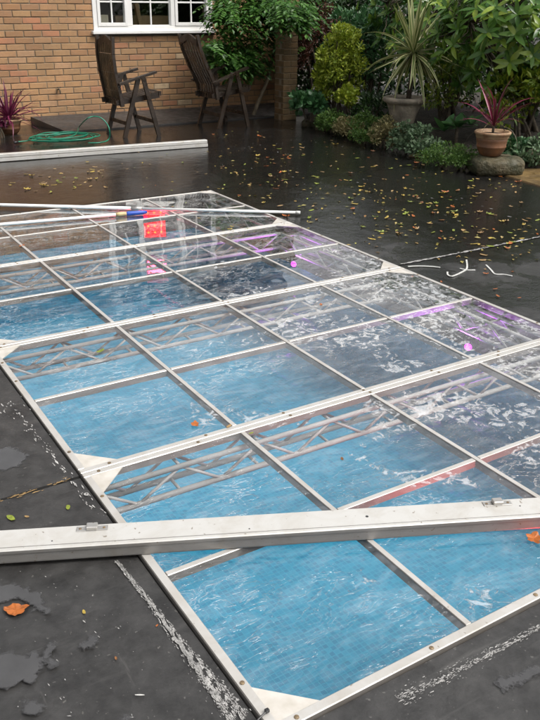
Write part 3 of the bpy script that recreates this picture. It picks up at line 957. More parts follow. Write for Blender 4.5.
for (a, b, side) in ((VX0 + .0555, 3.6545, 1), (3.7155, 4.2645, 0), (4.3255, VX1 - .0555, 1)):
    zlo, zhi = VZ0 + .0757, VZ1 - .0557
    sw = .040 if side else .012
    ya = fy0 - .010 if side else fy0 + .02
    m = MB()
    m.bbox(a, a + sw, ya, fy1 - .02, zlo, zhi, .003); m.bbox(b - sw, b, ya, fy1 - .02, zlo, zhi, .003)
    m.bbox(a + sw, b - sw, ya, fy1 - .02, zlo, zlo + sw, .003); m.bbox(a + sw, b - sw, ya, fy1 - .02, zhi - sw, zhi, .003)
    hp(m, 'sash', 'upvc_white', win)
    ax, bx_, za, zb_ = a + sw, b - sw, zlo + sw, zhi - sw
    mx_ = (ax + bx_) / 2
    gb = .020
    zs_ = [za + (zb_ - za) * i / 4 for i in range(5)]
    if True:
        zs_[1] = 1.420                       # the bar just inside the top of the picture
        for i in (2, 3): zs_[i] = zs_[1] + (zb_ - zs_[1]) * (i - 1) / 3
    hp(MB().bbox(mx_ - gb / 2, mx_ + gb / 2, WY + .012, WY + .034, za, zb_, .003), 'glazing_bar', 'upvc_white', win)
    for i in (1, 2, 3):
        for (c, d) in ((ax, mx_ - gb / 2 - .0004), (mx_ + gb / 2 + .0004, bx_)):
            hp(MB().bbox(c, d, WY + .0126, WY + .0334, zs_[i] - gb / 2, zs_[i] + gb / 2, .003), 'glazing_bar', 'upvc_white', win)
    for i in range(4):
        for (c, d) in ((ax, mx_ - gb / 2), (mx_ + gb / 2, bx_)):
            mb = MB().box(c, d, WY + .022, WY + .026, zs_[i] + (gb / 2 if i else 0), zs_[i + 1] - (gb / 2 if i < 3 else 0))
            hp(mb, 'pane', 'window_glass', win)
# old tap stub on the wall
m = MB(); m.tube([(2.655, WY - .0, .40), (2.655, WY - .05, .405), (2.657, WY - .07, .385), (2.657, WY - .072, .355)], .010, 8); m.bar((2.63, WY - .045, .425), (2.682, WY - .045, .425), .012, .012)
hp(m, 'wall_tap', 'bark', house)

# ------------------------------------------------------------------ brick pier beside the bed
pier = empty('brick_pier', (5.42, 8.24, GZ))
tag(pier, 'narrow brick pier at the corner of the flower bed, right of the climber', 'pier')
MB().box(-.106, .106, .006, .206, 0, 2.05).build('core', 'mortar', pier)
bm1 = brick_mesh(BL, BH).mesh('brick', 'brick_shaded')
for k in range(27):
    zc_ = .005 + k * .075 + BH / 2
    if k % 2 == 0:
        bl_ = [((0, 0, zc_), .215, 0)]
        sd_ = [((-.108, .163, zc_), .1025, -math.pi / 2), ((.108, .163, zc_), .1025, math.pi / 2)]
    else:
        bl_ = [((-.0565, 0, zc_), .1025, 0), ((.0565, 0, zc_), .1025, 0)]
        sd_ = [((-.1085, .1075, zc_), .20, -math.pi / 2), ((.1085, .1075, zc_), .20, math.pi / 2)]
    for (lc, l, rz) in bl_ + sd_:
        o = link('brick', bm1, pier, lc, (0, 0, rz), (l / BL, .5 if rz == 0 else .08, 1))
MB().bbox(-.14, .14, -.03, .24, 2.05, 2.11, .008).build('cap', 'stone', pier)

# ------------------------------------------------------------------ garden chairs
def garden_chair(loc, rz, lean, label, green):
    root = empty('garden_chair', loc, rz)
    tag(root, label, 'chair', 'wooden folding garden chairs')
    wd = 'teak'
    H = .245
    # back profile: (x, z) from seat to top
    prof = [(-.205, .345), (-.225, .50), (-.262 - lean * .35, .70), (-.278 - lean * .72, .90), (-.268 - lean, 1.075)]
    for s in (-1, 1):
        y = s * H
        MB().bar((-.205, y, 0.0), (.005, y, .655), .030, .048, (1, 0, .3)).build('leg', wd, root)
        MB().bar((.215, y + s * .031, 0.0), (.045, y + s * .031, .668), .028, .048, (1, 0, .3)).build('leg', wd, root)
        MB().bar((-.245 - lean * .2, y + s * .012, .590 - lean * .25), (.22, y + s * .012, .708), .058, .024).build('armrest', wd, root)
        m = MB()
        for i in range(4):
            m.bar((prof[i][0], y * .93, prof[i][1]), (prof[i + 1][0], y * .93, prof[i + 1][1] + .012), .032, .036, (1, 0, 0))
        m.build('back_post', wd, root)
        MB().bar((-.27, y * .83, .385), (.27, y * .83, .448), .028, .055).build('seat_rail', wd, root)
    MB().bar((-.155, -H, .155), (-.155, H, .155), .022, .040).build('stretcher', wd, root)
    MB().bar((.172, -H, .165), (.172, H, .165), .022, .040).build('stretcher', wd, root)
    MB().bar((-.19, -H * .93, .372), (-.19, H * .93, .372), .03, .05).build('lower_rail', wd, root)
    # scooped top rail
    m = MB(); n = 8
    tx, tz = prof[-1]
    for i in range(n):
        ya = -H * .9 + 2 * H * .9 * i / n; yb_ = -H * .9 + 2 * H * .9 * (i + 1) / n
        fa = tz - .045 + .030 * math.cos(math.pi * (ya / H) * 1.1); fb_ = tz - .045 + .030 * math.cos(math.pi * (yb_ / H) * 1.1)
        m.bar((tx + .004, ya, fa), (tx + .004, yb_ + .002, fb_), .026, .075)
    m.build('top_rail', wd, root)
    for i in range(7):
        y = -H * .76 + i * 2 * H * .76 / 6
        m = MB()
        for j in range(4):
            m.bar((prof[j][0] + .004, y, prof[j][1] + .01), (prof[j + 1][0] + .004, y, prof[j + 1][1] - (.03 if j == 3 else -.006)), .034 if not green else .05, .013, (1, 0, 0))
        m.build('back_slat', 'teak_green' if green else wd, root)
    for i in range(7):
        y = -H * .78 + i * 2 * H * .78 / 6
        m = MB()
        m.bar((-.24, y, .418), (.0, y, .440), .046, .014); m.bar((.0, y, .440), (.27, y, .484), .046, .014)
        m.build('seat_slat', wd, root)
    MB().bar((.275, -H * .92, .468), (.275, H * .92, .468), .03, .05).build('front_rail', wd, root)
    return root
garden_chair((3.095, 8.10, GZ), R_(1), 0.0, 'dark wooden garden chair with upright back below the window', True)
garden_chair((4.40, 8.25, GZ), R_(2), 0.20, 'dark wooden slatted garden chair with reclined back beside the climber', False)

# ------------------------------------------------------------------ hose
def catmull(pts, n=8):
    pts = [Vector(p_) for p_ in pts]
    out = []
    for i in range(len(pts) - 1):
        p0 = pts[max(i - 1, 0)]; p1 = pts[i]; p2 = pts[i + 1]; p3 = pts[min(i + 2, len(pts) - 1)]
        for k in range(n):
            t_ = k / n
            out.append(.5 * ((2 * p1) + (-p0 + p2) * t_ + (2 * p0 - 5 * p1 + 4 * p2 - p3) * t_ ** 2 + (-p0 + 3 * p1 - 3 * p2 + p3) * t_ ** 3))
    out.append(pts[-1])
    return out
hc = gz(66, 137.5, 0.02)
pts = [gz(17, 142, .012), gz(30, 140.5, .012), gz(42, 138.5, .012)]
rh = random.Random(3)
for i in range(58):
    a = i / 58 * 2 * math.pi * 5.4 + 2.6
    rx = .30 + .09 * math.sin(a * .37 + 1) + rh.uniform(-.03, .03); ry = .26 + .10 * math.cos(a * .29)
    pts.append((hc.x + rx * math.cos(a) + .05 * math.sin(i * .21), hc.y + ry * math.sin(a) + rh.uniform(-.02, .02), .010 + .030 * (i / 58) + rh.uniform(0, .012)))
pts += [gz(76, 134, .05), at(79, 127, gz(79, 133, 0).xy.__sub__(CAM.xy).length), at(86, 119.5, 9.35), at(93, 116.5, 9.35), at(100, 117.5, 9.32), at(106, 122.5, 9.30), at(109.5, 130, 9.25), gz(108.5, 139.5, .02), gz(100, 142.5, .012), gz(88, 143.0, .01)]
h_ = empty('garden_hose', (hc.x, hc.y, 0))
tag(h_, 'coiled green garden hose lying behind the grooved beam', 'hose')
o_ = Vector((hc.x, hc.y, 0))
MB().tube([Vector(p_) - o_ for p_ in catmull(pts, 6)], .0065, 7).build('tubing', 'hose_green', h_, True)
MB().tube([gz(14, 142.6, .014) - o_, gz(18, 142, .014) - o_], .013, 8).build('connector', 'black_plastic', h_, True)

# ------------------------------------------------------------------ leaves
def unit(v):
    return v / np.maximum(np.linalg.norm(v, axis=-1, keepdims=True), 1e-9)
LEAF_BIG = (np.array([(0, 0, 0), (-.13, .22, .03), (.13, .22, .03), (0, .25, 0), (-.165, .55, .035), (.165, .55, .035), (0, .58, .0), (0, 1, -.10)]),
            [(0, 3, 1), (0, 2, 3), (1, 3, 6, 4), (3, 2, 5, 6), (4, 6, 7), (6, 5, 7)])
LEAF_SMALL = (np.array([(0, 0, 0), (-.24, .5, .05), (0, .5, -.03), (.24, .5, .05), (0, 1, -.06)]), [(0, 2, 1), (0, 3, 2), (1, 2, 4), (2, 3, 4)])
LEAF_ROUND = (np.array([(0, 0, 0), (-.34, .35, .06), (.34, .35, .06), (-.30, .75, .06), (.30, .75, .06), (0, 1, -.04)]), [(0, 2, 4, 5, 3, 1)])
def leaf_cloud(P, D, U, S, proto):
    """P base points, D growing directions, U face normals (approx), S lengths -> verts, faces"""
    tv, tf = proto
    D = unit(D); X = unit(np.cross(D, U)); N = np.cross(X, D)
    k = len(tv)
    V = P[:, None, :] + S[:, None, None] * (tv[None, :, 0, None] * X[:, None, :] + tv[None, :, 1, None] * D[:, None, :] + tv[None, :, 2, None] * N[:, None, :])
    V = V.reshape(-1, 3)
    F = []
    for i in range(len(P)):
        o = i * k
        F += [tuple(a + o for a in f) for f in tf]
    return V, F
def leaf_object(name, P, D, U, S, proto, mat, parent, kind='stuff'):
    V, F = leaf_cloud(P, D, U, S, proto)
    me = bpy.data.meshes.new(name)
    me.from_pydata(V.tolist(), [], F)
    me.materials.append(M[mat])
    me.update()
    o = link(name, me, parent)
    if kind: o['kind'] = kind
    return o
def clumps(n, c, rad, seed, low=-.5):
    """uneven crown: n clump centres spread over an ellipsoid"""
    g = np.random.default_rng(seed)
    d = unit(g.normal(size=(n, 3)))
    d[:, 2] = np.where(d[:, 2] < low, -d[:, 2] * .5, d[:, 2])
    r = g.uniform(.45, 1.0, (n, 1)) ** .6
    return np.array(c) + d * r * np.array(rad)
def shrub(name, label, cat, base, rad, h, leaf, n, mat, proto=LEAF_SMALL, seed=1, ncl=14, clr=.28, stems=5, stemmat='bark', up=.5, group=None, cz=None, low=-.5):
    """rad: crown half widths, h: top height above base"""
    base = Vector(base)
    root = empty(name, base)
    tag(root, label, cat, group)
    g = np.random.default_rng(seed)
    cz = h * .55 if cz is None else cz
    C = clumps(ncl, (0, 0, cz), (rad[0], rad[1], h - cz), seed, low)
    C[:, 2] = np.maximum(C[:, 2], .06)
    ci = g.integers(0, ncl, n)
    d = unit(g.normal(size=(n, 3)))
    cr = clr * g.uniform(.6, 1.25, ncl)
    P = C[ci] + d * (cr[ci] * g.uniform(.35, 1.0, n) ** .5)[:, None] * np.array([1, 1, .8])
    P[:, 2] = np.abs(P[:, 2]) + .01
    D = unit(d * .9 + g.normal(size=(n, 3)) * .6 + np.array([0, 0, up]))
    U = unit(np.array([0, 0, 1.0]) + .7 * d + g.normal(size=(n, 3)) * .45)
    S = leaf * g.uniform(.6, 1.25, n)
    leaf_object('foliage', P, D, U, S, proto, mat, root)
    for i in range(stems):
        e = C[(i * 3) % ncl]
        b0 = Vector((g.uniform(-.3, .3) * rad[0], g.uniform(-.3, .3) * rad[1], -.03))
        mid = Vector((b0.x * .6 + e[0] * .4, b0.y * .6 + e[1] * .4, e[2] * .55))
        MB().tube(catmull([b0, mid, Vector(e)], 4), [.012 * max(.4, 1 - .07 * k) * (1 + h * .4) for k in range(9)], 6).build('stem', stemmat, root, True)
    return root

# raised flower bed with its soil
edge = [(5.62, 8.14), (5.58, 7.75), (5.62, 7.1), (5.60, 6.4), (5.48, 5.9), (5.28, 5.45), (5.14, 5.05), (5.16, 4.62), (5.42, 4.42), (5.75, 4.1), (6.1, 3.2), (6.5, 1.5), (6.8, -1.2)]
m = MB()
rows = []
ep = [Vector((x, y, 0)) for x, y in edge]
ep = catmull(ep, 3)
g_ = random.Random(9)
for e in ep:
    row = []
    for k, off in enumerate((0.0, .05, .14, .5, 1.1, 2.0, 3.6, 9.0)):
        z = (GZ - .004, .045, .085, .12, .15, .17, .17, .15)[k] + (g_.uniform(-.02, .02) if k > 1 else 0)
        row.append((e.x + off + g_.uniform(-.02, .02) * (k > 0), e.y + off * .12, z))
    rows.append(row)
vs_ = [v for r in rows for v in r]
n = 8
m.add(vs_, [(i * n + k, (i + 1) * n + k, (i + 1) * n + k + 1, i * n + k + 1)[::-1] for i in range(len(rows) - 1) for k in range(n - 1)])
tag(m.build('flower_bed_soil', 'soil', None, True), kind='structure')

# rough edging stones and the ochre stone patch
def rock(name, loc, dims, rz, mat, seed, label, cat='stone', group=None, flat=.55):
    g = np.random.default_rng(seed)
    mb = MB(); nu, nv = 12, 7
    vs_ = []
    ph = g.uniform(0, 6.28, 6)
    for j in range(nv + 1):
        th = math.pi * j / nv
        for i in range(nu):
            a = 2 * math.pi * i / nu
            x, y, z = math.sin(th) * math.cos(a), math.sin(th) * math.sin(a), math.cos(th)
            f = lambda q: math.copysign(abs(q) ** flat, q)
            w = 1 + .07 * math.sin(3 * a + ph[0] + 2 * th) + .06 * math.sin(5 * a + ph[1]) * math.sin(th) + g.uniform(-.03, .03)
            vs_.append((f(x) * dims[0] / 2 * w, f(y) * dims[1] / 2 * w, f(z) * dims[2] / 2 * w + dims[2] / 2))
    mb.add(vs_, [(j * nu + i, (j + 1) * nu + i, (j + 1) * nu + (i + 1) % nu, j * nu + (i + 1) % nu) for j in range(nv) for i in range(nu)])
    o = mb.build(name, mat, None, True, loc)
    o.rotation_euler = (0, 0, rz)
    tag(o, label, cat, group)
    return o
def on(px, py, z=GZ): return gz(px, py, z)
p_ = gz(490, 155.5, .150)
rock('edging_stone', (p_.x + .05, p_.y - .05, GZ - .02), (.54, .34, .184), R_(-33), 'stone', 1, 'long mossy block of stone under the terracotta pot', group='bed edging stones')
p_ = on(540, 169)
rock('edging_stone', (p_.x + .10, p_.y + .08, GZ - .02), (.36, .26, .19), R_(-40), 'stone', 2, 'mossy stone at the right edge of the photo beside the ochre paving', group='bed edging stones')
p_ = on(450, 163)
rock('edging_stone', (p_.x + .12, p_.y + .10, GZ - .02), (.30, .2, .11), R_(-60), 'stone', 3, 'low dark stone left of the stone under the pot', group='bed edging stones')
p_ = on(418, 157)
rock('edging_stone', (p_.x + .03, p_.y + .03, GZ - .01), (.20, .13, .03), R_(-35), 'ochre_stone', 4, 'small pale flat stone at the foot of the low green mound', group='bed edging stones')
for i, (px, py, s_) in enumerate(((325, 131, .24), (352, 134, .26), (372, 139, .24), (308, 127, .2))):
    p_ = on(px, py)
    rock('edging_stone', (p_.x + .06, p_.y + .06, GZ - .02), (s_, s_ * .7, .10), R_(-60 + 9 * i), 'stone', 10 + i,
         ('dark stone in the bed edge below the yellow shrub', 'dark stone in the bed edge left of the urn', 'dark stone in the bed edge in front of the urn', 'dark stone in the bed edge nearest the brick pier')[i], group='bed edging stones')
m = MB()
pg = [on(500, 174.5), on(514, 179), on(540, 187), on(575, 196), on(590, 176), on(560, 170), on(535, 169.5), on(512, 170.5)]
c_ = sum(pg, Vector()) / len(pg)
top = [(p_.x, p_.y, GZ + .012) for p_ in pg]; bot = [(p_.x + (p_.x - c_.x) * .03, p_.y + (p_.y - c_.y) * .03, GZ - .004) for p_ in pg]
k = len(pg)
m.add(top + bot, [tuple(range(k))] + [(i, k + i, k + (i + 1) % k, (i + 1) % k) for i in range(k)])
tag(m.build('ochre_paving', 'ochre_stone'), kind='structure')

# ------------------------------------------------------------------ urn and its palm
def blade_mesh(name, L, w, arch, mat, fold=.25, n=7, twist=0.0):
    """a strap leaf growing along +Y, arching towards -Z"""
    vs_, fs_, uv = [], [], []
    for i in range(n + 1):
        t_ = i / n
        a = arch * t_ * t_
        y = L * t_ * math.cos(a * .55); z = -L * t_ * math.sin(a * .55)
        ww = w * (min(1, .45 + t_ * 2.4)) * (1 - t_ ** 2.6) + .001
        tw = twist * t_
        for k, s in enumerate((-1, 0, 1)):
            x_ = s * ww / 2; zz = abs(s) * ww * fold
            vs_.append((x_ * math.cos(tw) - zz * math.sin(tw), y, z + zz * math.cos(tw) + x_ * math.sin(tw)))
            uv.append((k / 2, t_))
    for i in range(n):
        for k in (0, 1):
            a = i * 3 + k
            fs_.append((a, a + 1, a + 4, a + 3))
    me = bpy.data.meshes.new(name)
    me.from_pydata(vs_, [], fs_)
    me.materials.append(M[mat])
    ul = me.uv_layers.new(name='UVMap')
    for lp in me.loops:
        ul.data[lp.index].uv = uv[lp.vertex_index]
    me.polygons.foreach_set('use_smooth', [True] * len(me.polygons))
    me.update()
    return me
def aim(az, el, roll=0.0):
    d = Vector((math.cos(el) * math.cos(az), math.cos(el) * math.sin(az), math.sin(el)))
    x = d.cross(Vector((0, 0, 1)))
    if x.length < 1e-3: x = Vector((1, 0, 0))
    x.normalize(); z = x.cross(d)
    m3 = Matrix((x, d, z)).transposed()
    return (m3 @ Matrix.Rotation(roll, 3, 'Y')).to_euler()
def rosette(root, n, c, L, w, mat, elr, seed, arch=(.3, 1.2), spread=.02, nm=5, brown=None):
    g = random.Random(seed)
    ms = [blade_mesh('blade', 1.0, w / L, arch[0] + (arch[1] - arch[0]) * i / (nm - 1), mat, .22, 7, g.uniform(-.4, .4)) for i in range(nm)]
    for i in range(n):
        az = i * 2.39996 + g.uniform(-.3, .3)
        el = elr[0] + (elr[1] - elr[0]) * (i / max(1, n - 1)) + g.uniform(-.16, .16)
        o = link('blade', ms[g.randrange(nm)], root, (c[0] + math.cos(az) * spread, c[1] + math.sin(az) * spread, c[2] + g.uniform(-.02, .03)), aim(az, el, g.uniform(-.3, .3)))
        s = L * g.uniform(.7, 1.12)
        o.scale = (s, s, s)
up_ = gz(402, 131, .15)
urn = empty('urn_planter', (up_.x, up_.y, .10))
tag(urn, 'weathered stone urn with rolled rim and diagonal relief in the flower bed', 'urn')
def relief(r, z, a):
    if .06 < z < .34:
        return r * (1 + .035 * math.cos(7 * a + z * 16) + .03 * math.cos(7 * a - z * 16))
    return r
prof = [(.112, 0), (.122, .015), (.122, .04), (.100, .06)] + [(.100 + .088 * (i / 10) ** 1.2, .06 + .028 * i) for i in range(1, 11)] + [(.205, .35), (.228, .365), (.236, .385), (.230, .405), (.212, .414), (.195, .408), (.187, .38), (.02, .375)]
MB().lathe(prof, 42, relief).build('bowl', 'urn_stone', urn, True)
m = MB(); m.lathe([(.188, .372), (.12, .39), (.02, .40)], 20); m.build('compost', 'soil', urn, True)
palm = empty('variegated_cordyline', (up_.x + .03, up_.y - .03, .49))
tag(palm, 'cream and green striped spiky palm growing in the stone urn', 'plant')
MB().tube([(0, 0, -.02), (.01, -.01, .22), (.02, -.01, .40), (.02, -.01, .49)], [.028, .024, .026, .02], 8).build('trunk', 'bark', palm, True)
rosette(palm, 68, (.02, -.01, .47), .60, .044, 'blade_variegated', (R_(-62), R_(82)), 4, (.0, .7), .02)

# ------------------------------------------------------------------ pots with red spiky plants
def pot(loc, r, h, label):
    root = empty('flower_pot', loc)
    tag(root, label, 'pot')
    MB().lathe([(r * .50, 0), (r * .62, h * .06), (r * .77, h * .24), (r * .83, h * .36), (r * .855, h * .38), (r * .855, h * .42), (r * .84, h * .44), (r * .88, h * .62), (r * .91, h * .72), (r * .89, h * .73)], 32).build('bowl', 'terracotta', root, True)
    MB().lathe([(r * .90, h * .72), (r * .95, h * .76), (r * .97, h * .86), (r * 1.04, h * .89), (r * 1.06, h * .96), (r * 1.0, h), (r * .90, h * .98), (r * .86, h * .88), (r * .3, h * .86)], 28, None, False).build('rim', 'terracotta_rim', root, True)
    MB().lathe([(r * .87, h * .86), (r * .5, h * .90), (r * .05, h * .91)], 18).build('compost', 'soil', root, True)
    return root
pp = gz(490, 155.5, .150)
pot((pp.x, pp.y, .150), .160, .225, 'terracotta pot with pale rim standing on the mossy stone')
cr_ = empty('red_cordyline', (pp.x, pp.y, .355))
tag(cr_, 'dark red spiky cordyline in the terracotta pot on the stone', 'plant')
MB().tube([(0, 0, -.02), (0, 0, .05), (.003, 0, .10)], [.012, .012, .01], 7).build('trunk', 'bark', cr_, True)
rosette(cr_, 26, (0, 0, .07), .44, .022, 'blade_red', (R_(22), R_(86)), 8, (.05, .75), .008)
rosette(cr_, 5, (0, 0, .06), .42, .014, 'blade_brown', (R_(-15), R_(30)), 12, (.5, 1.2), .008)
pl = gz(12, 134.5, GZ)
pot((pl.x, pl.y + .05, GZ + .002), .14, .17, 'brown pot at the left edge of the photo against the brick wall')
c2_ = empty('pink_cordyline', (pl.x, pl.y + .05, GZ + .145))
tag(c2_, 'bushy pink and purple spiky plant in the pot by the left edge', 'plant')
MB().tube([(0, 0, -.01), (0, 0, .05)], .012, 7).build('trunk', 'bark', c2_, True)
rosette(c2_, 64, (0, 0, .03), .42, .026, 'blade_pink', (R_(-8), R_(86)), 21, (.1, 1.0), .03)
shrub('pale_pink_plant', 'small plant with pale pink leaves beside the pot at left edge', 'plant', (pl.x - .14, pl.y - .16, GZ), (.12, .12), .18, .05, 120, 'blade_pink', LEAF_ROUND, 31, 5, .07, 2)

# ------------------------------------------------------------------ planting in the bed
def spot(px, py, dist, z=.10):
    q = at(px, py, dist)
    return (q.x, q.y, z)
shrub('golden_shrub', 'upright yellow-green shrub in the bed beside the brick pier', 'shrub', spot(338, 110, 10.45), (.27, .27), 1.12, .054, 5600, 'leaf_gold', LEAF_SMALL, 53, 64, .085, 9, 'bark', .5, low=-.8)
shrub('golden_shrub', 'short loose yellow-green shoots at the foot of the golden shrub', 'shrub', spot(346, 118, 10.2), (.16, .16), .42, .045, 900, 'leaf_gold', LEAF_ROUND, 43, 9, .08, 3)
shrub('hellebore', 'clump of broad blue-green leaves at the foot of the brick pier', 'plant', spot(308, 116, 10.35), (.17, .17), .30, .085, 420, 'leaf_hellebore', LEAF_ROUND, 42, 9, .09, 4)
shrub('bronze_shrub', 'bronze red leaved shrub behind the golden shrub', 'shrub', spot(322, 70, 11.7), (.55, .4), 1.42, .05, 3800, 'leaf_bronze', LEAF_SMALL, 44, 22, .20, 6)
shrub('glossy_bush', 'dark glossy green bush between the golden shrub and the urn', 'shrub', spot(368, 95, 11.2), (.55, .40), 1.5, .085, 3200, 'leaf_hellebore', LEAF_SMALL, 45, 26, .2, 7)
low_plants = [
    ('feathery_herb', 'feathery dark green herb at the bed edge left of the urn', 330, 127, 10.0, .17, .20, 'leaf_herb', LEAF_SMALL, .030),
    ('straw_plant', 'straw coloured low plant at the bed edge below the golden shrub', 348, 129, 9.75, .14, .16, 'leaf_straw', LEAF_SMALL, .032),
    ('green_mound', 'rounded fresh green mound at the bed edge left of the urn foot', 366, 136, 9.25, .19, .27, 'leaf_herb', LEAF_SMALL, .028),
    ('straw_plant', 'straw coloured flowering mound directly in front of the urn', 385, 139, 9.0, .18, .25, 'leaf_straw', LEAF_SMALL, .030),
    ('grey_plant', 'grey-green rounded plant right of the urn foot', 408, 142, 8.75, .18, .25, 'leaf_grey', LEAF_ROUND, .040),
    ('grey_plant', 'grey-green plant between the urn and the broad leaved plant', 424, 146, 8.55, .18, .25, 'leaf_grey', LEAF_ROUND, .038),
    ('creeping_herb', 'low bright green mound spilling onto the sheeting left of the pot', 444, 158, 7.95, .20, .21, 'leaf_herb', LEAF_SMALL, .024),
    ('creeping_herb', 'low green cushion at the left end of the stone under the pot', 463, 158, 7.95, .15, .17, 'leaf_herb', LEAF_SMALL, .024),
    ('grey_plant', 'small grey-green plant behind the terracotta pot', 512, 148, 8.45, .20, .20, 'leaf_hellebore', LEAF_ROUND, .045),
    ('grey_plant', 'grey-green plant at right edge above the mossy stone', 534, 150, 8.4, .22, .20, 'leaf_grey', LEAF_ROUND, .045),
    ('dark_fern', 'dark low fern between the golden shrub and the urn', 372, 122, 10.0, .22, .34, 'leaf_dark', LEAF_SMALL, .06),
]
for i, (nm, lb, px, py, ds, rr_, hh, mt, pr_, ls) in enumerate(low_plants):
    shrub(nm, lb, 'plant', spot(px, py, ds, .02 if i != 10 else .1), (rr_ * 1.15, rr_ * 1.15), hh, ls, 2600 if ls < .035 else 1100, mt, pr_, 60 + i, 26, .07, 2, 'bark', .6, 'low plants along the bed edge', hh * .25, -1)

def big_leaf_mesh(name, mat, L=1.0, w=.34, droop=.16, fold=.12, n=6):
    vs_, fs_ = [], []
    for i in range(n + 1):
        t_ = i / n
        ww = w * math.sin(math.pi * min(1, .06 + t_ * .94)) ** .75 * (1 - .25 * t_)
        z = -droop * t_ * t_
        for s in (-1, 0, 1):
            vs_.append((s * ww / 2, L * t_, z + abs(s) * ww * fold))
    for i in range(n):
        for k in (0, 1):
            a = i * 3 + k
            fs_.append((a, a + 1, a + 4, a + 3))
    me = bpy.data.meshes.new(name)
    me.from_pydata(vs_, [], fs_)
    me.materials.append(M[mat])
    me.polygons.foreach_set('use_smooth', [True] * len(me.polygons))
    me.update()
    return me
RM = [big_leaf_mesh('leaf', 'leaf_rhodo_obj', 1, .30 + .04 * i, .08 + .12 * i, .10) for i in range(3)]
DM = [big_leaf_mesh('leaf', 'leaf_digitalis', 1, .42, .1 + .15 * i, .10) for i in range(2)]

# broad leaved rosette left of the pot
dg = spot(457, 130, 8.75, .17)
root = empty('foxglove', dg)
tag(root, 'rosette of broad blue-green leaves between the urn and the terracotta pot', 'plant')
g = random.Random(77)
for (cx_, cy_, cz_, n_) in ((0, 0, .10, 12), (-.10, .09, .06, 8), (.10, -.08, .13, 9)):
    for i in range(n_):
        az = i * 2.4 + g.uniform(-.3, .3)
        o = link('leaf', DM[i % 2], root, (cx_, cy_, cz_), aim(az, g.uniform(.1, .9), g.uniform(-.3, .3)))
        s = g.uniform(.16, .24); o.scale = (s, s, s)
MB().tube([(0, 0, -.1), (0, 0, .12)], .02, 7).build('stem', 'bark', root, True)

def rhododendron(label, base, c, rad, nwh, seed, nown, leaf=(.10, .16)):
    base = Vector(base)
    root = empty('rhododendron', base)
    tag(root, label, 'shrub', 'rhododendrons behind the bed')
    g = random.Random(seed)
    c = Vector(c) - base
    tips = []
    while len(tips) < nwh:
        d = Vector((g.gauss(0, 1), g.gauss(0, 1), g.gauss(0, 1))).normalized()
        r = g.uniform(.35, 1.0) ** .45
        bulge = 1 + .22 * math.sin(d.x * 5 + seed) * math.cos(d.z * 6 + d.y * 4)
        p_ = c + Vector((d.x * rad[0], d.y * rad[1], d.z * rad[2])) * r * bulge
        if p_.z < .08: continue
        tips.append((p_, (d + Vector((0, 0, .65))).normalized()))
    def vs_of(tp):
        pr = project(base + tp[0])
        if pr is None or not (0 < pr[0] < 545 and -8 < pr[1] < 165): return -1
        return 1 / ((base + tp[0] - CAM).length) ** 2
    tips.sort(key=vs_of, reverse=True)
    P, D, U, S = [], [], [], []
    cnt = 0
    for k, (tp, ax) in enumerate(tips):
        n_ = g.randint(6, 9)
        x = ax.orthogonal().normalized(); y = ax.cross(x)
        for i in range(n_):
            a = i * 2 * math.pi / n_ + g.uniform(-.25, .25)
            el = g.uniform(.05, .75)
            d = (x * math.cos(a) + y * math.sin(a)) * math.cos(el) + ax * math.sin(el)
            s = g.uniform(*leaf)
            if cnt < nown:
                xx = d.cross(ax).normalized(); zz = xx.cross(d)
                o = link('leaf', RM[g.randrange(3)], root, tp, Matrix((xx, d, zz)).transposed().to_euler())
                o.scale = (s, s, s); cnt += 1
            else:
                P.append(tp); D.append(d); U.append(ax); S.append(s)
    leaf_object('foliage', np.array(P), np.array(D), np.array(U), np.array(S), LEAF_BIG, 'leaf_rhodo', root)
    # limbs: a few trunks, then a twig to most tips
    hubs = []
    for i in range(6):
        e = c + Vector((g.uniform(-.6, .6) * rad[0], g.uniform(-.6, .6) * rad[1], g.uniform(-.25, .35) * rad[2]))
        MB().tube(catmull([(g.uniform(-.12, .12), g.uniform(-.12, .12), -.05), (e.x * .35, e.y * .35, e.z * .45), e], 5), [.030 - .0015 * k for k in range(11)], 7).build('limb', 'bark', root, True)
        hubs.append(e)
    m = MB()
    for tp, ax in tips[::2]:
        hb = min(hubs, key=lambda q: (q - tp).length)
        m.tube([hb, hb.lerp(tp, .6) - ax * .04, tp], [.009, .006, .004], 5, False)
    m.build('twigs', 'bark', root, True)
    return root
b1 = spot(452, 110, 10.7, .12); k1 = at(452, 14, 10.6)
rhododendron('large rhododendron with pale green new leaves above the broad leaved rosette', b1, (k1.x, k1.y, 1.35), (1.05, .9, .80), 330, 3, 290)
b2 = spot(530, 110, 9.6, .12); k2 = at(522, 8, 9.25)
rhododendron('large dark rhododendron behind the red cordyline at the right edge', b2, (k2.x, k2.y, 1.25), (.95, .95, .70), 320, 5, 250, (.11, .18))
shrub('mahonia', 'yellow-green leafy shrub right of the red cordyline', 'shrub', spot(525, 125, 9.0), (.42, .34), .78, .085, 1500, 'leaf_mahonia', LEAF_SMALL, 91, 20, .16, 6)
shrub('mahonia', 'yellow-green leafy shrub between the urn and the red cordyline', 'shrub', spot(446, 100, 10.0), (.32, .3), .85, .06, 1400, 'leaf_mahonia', LEAF_SMALL, 92, 18, .14, 6)

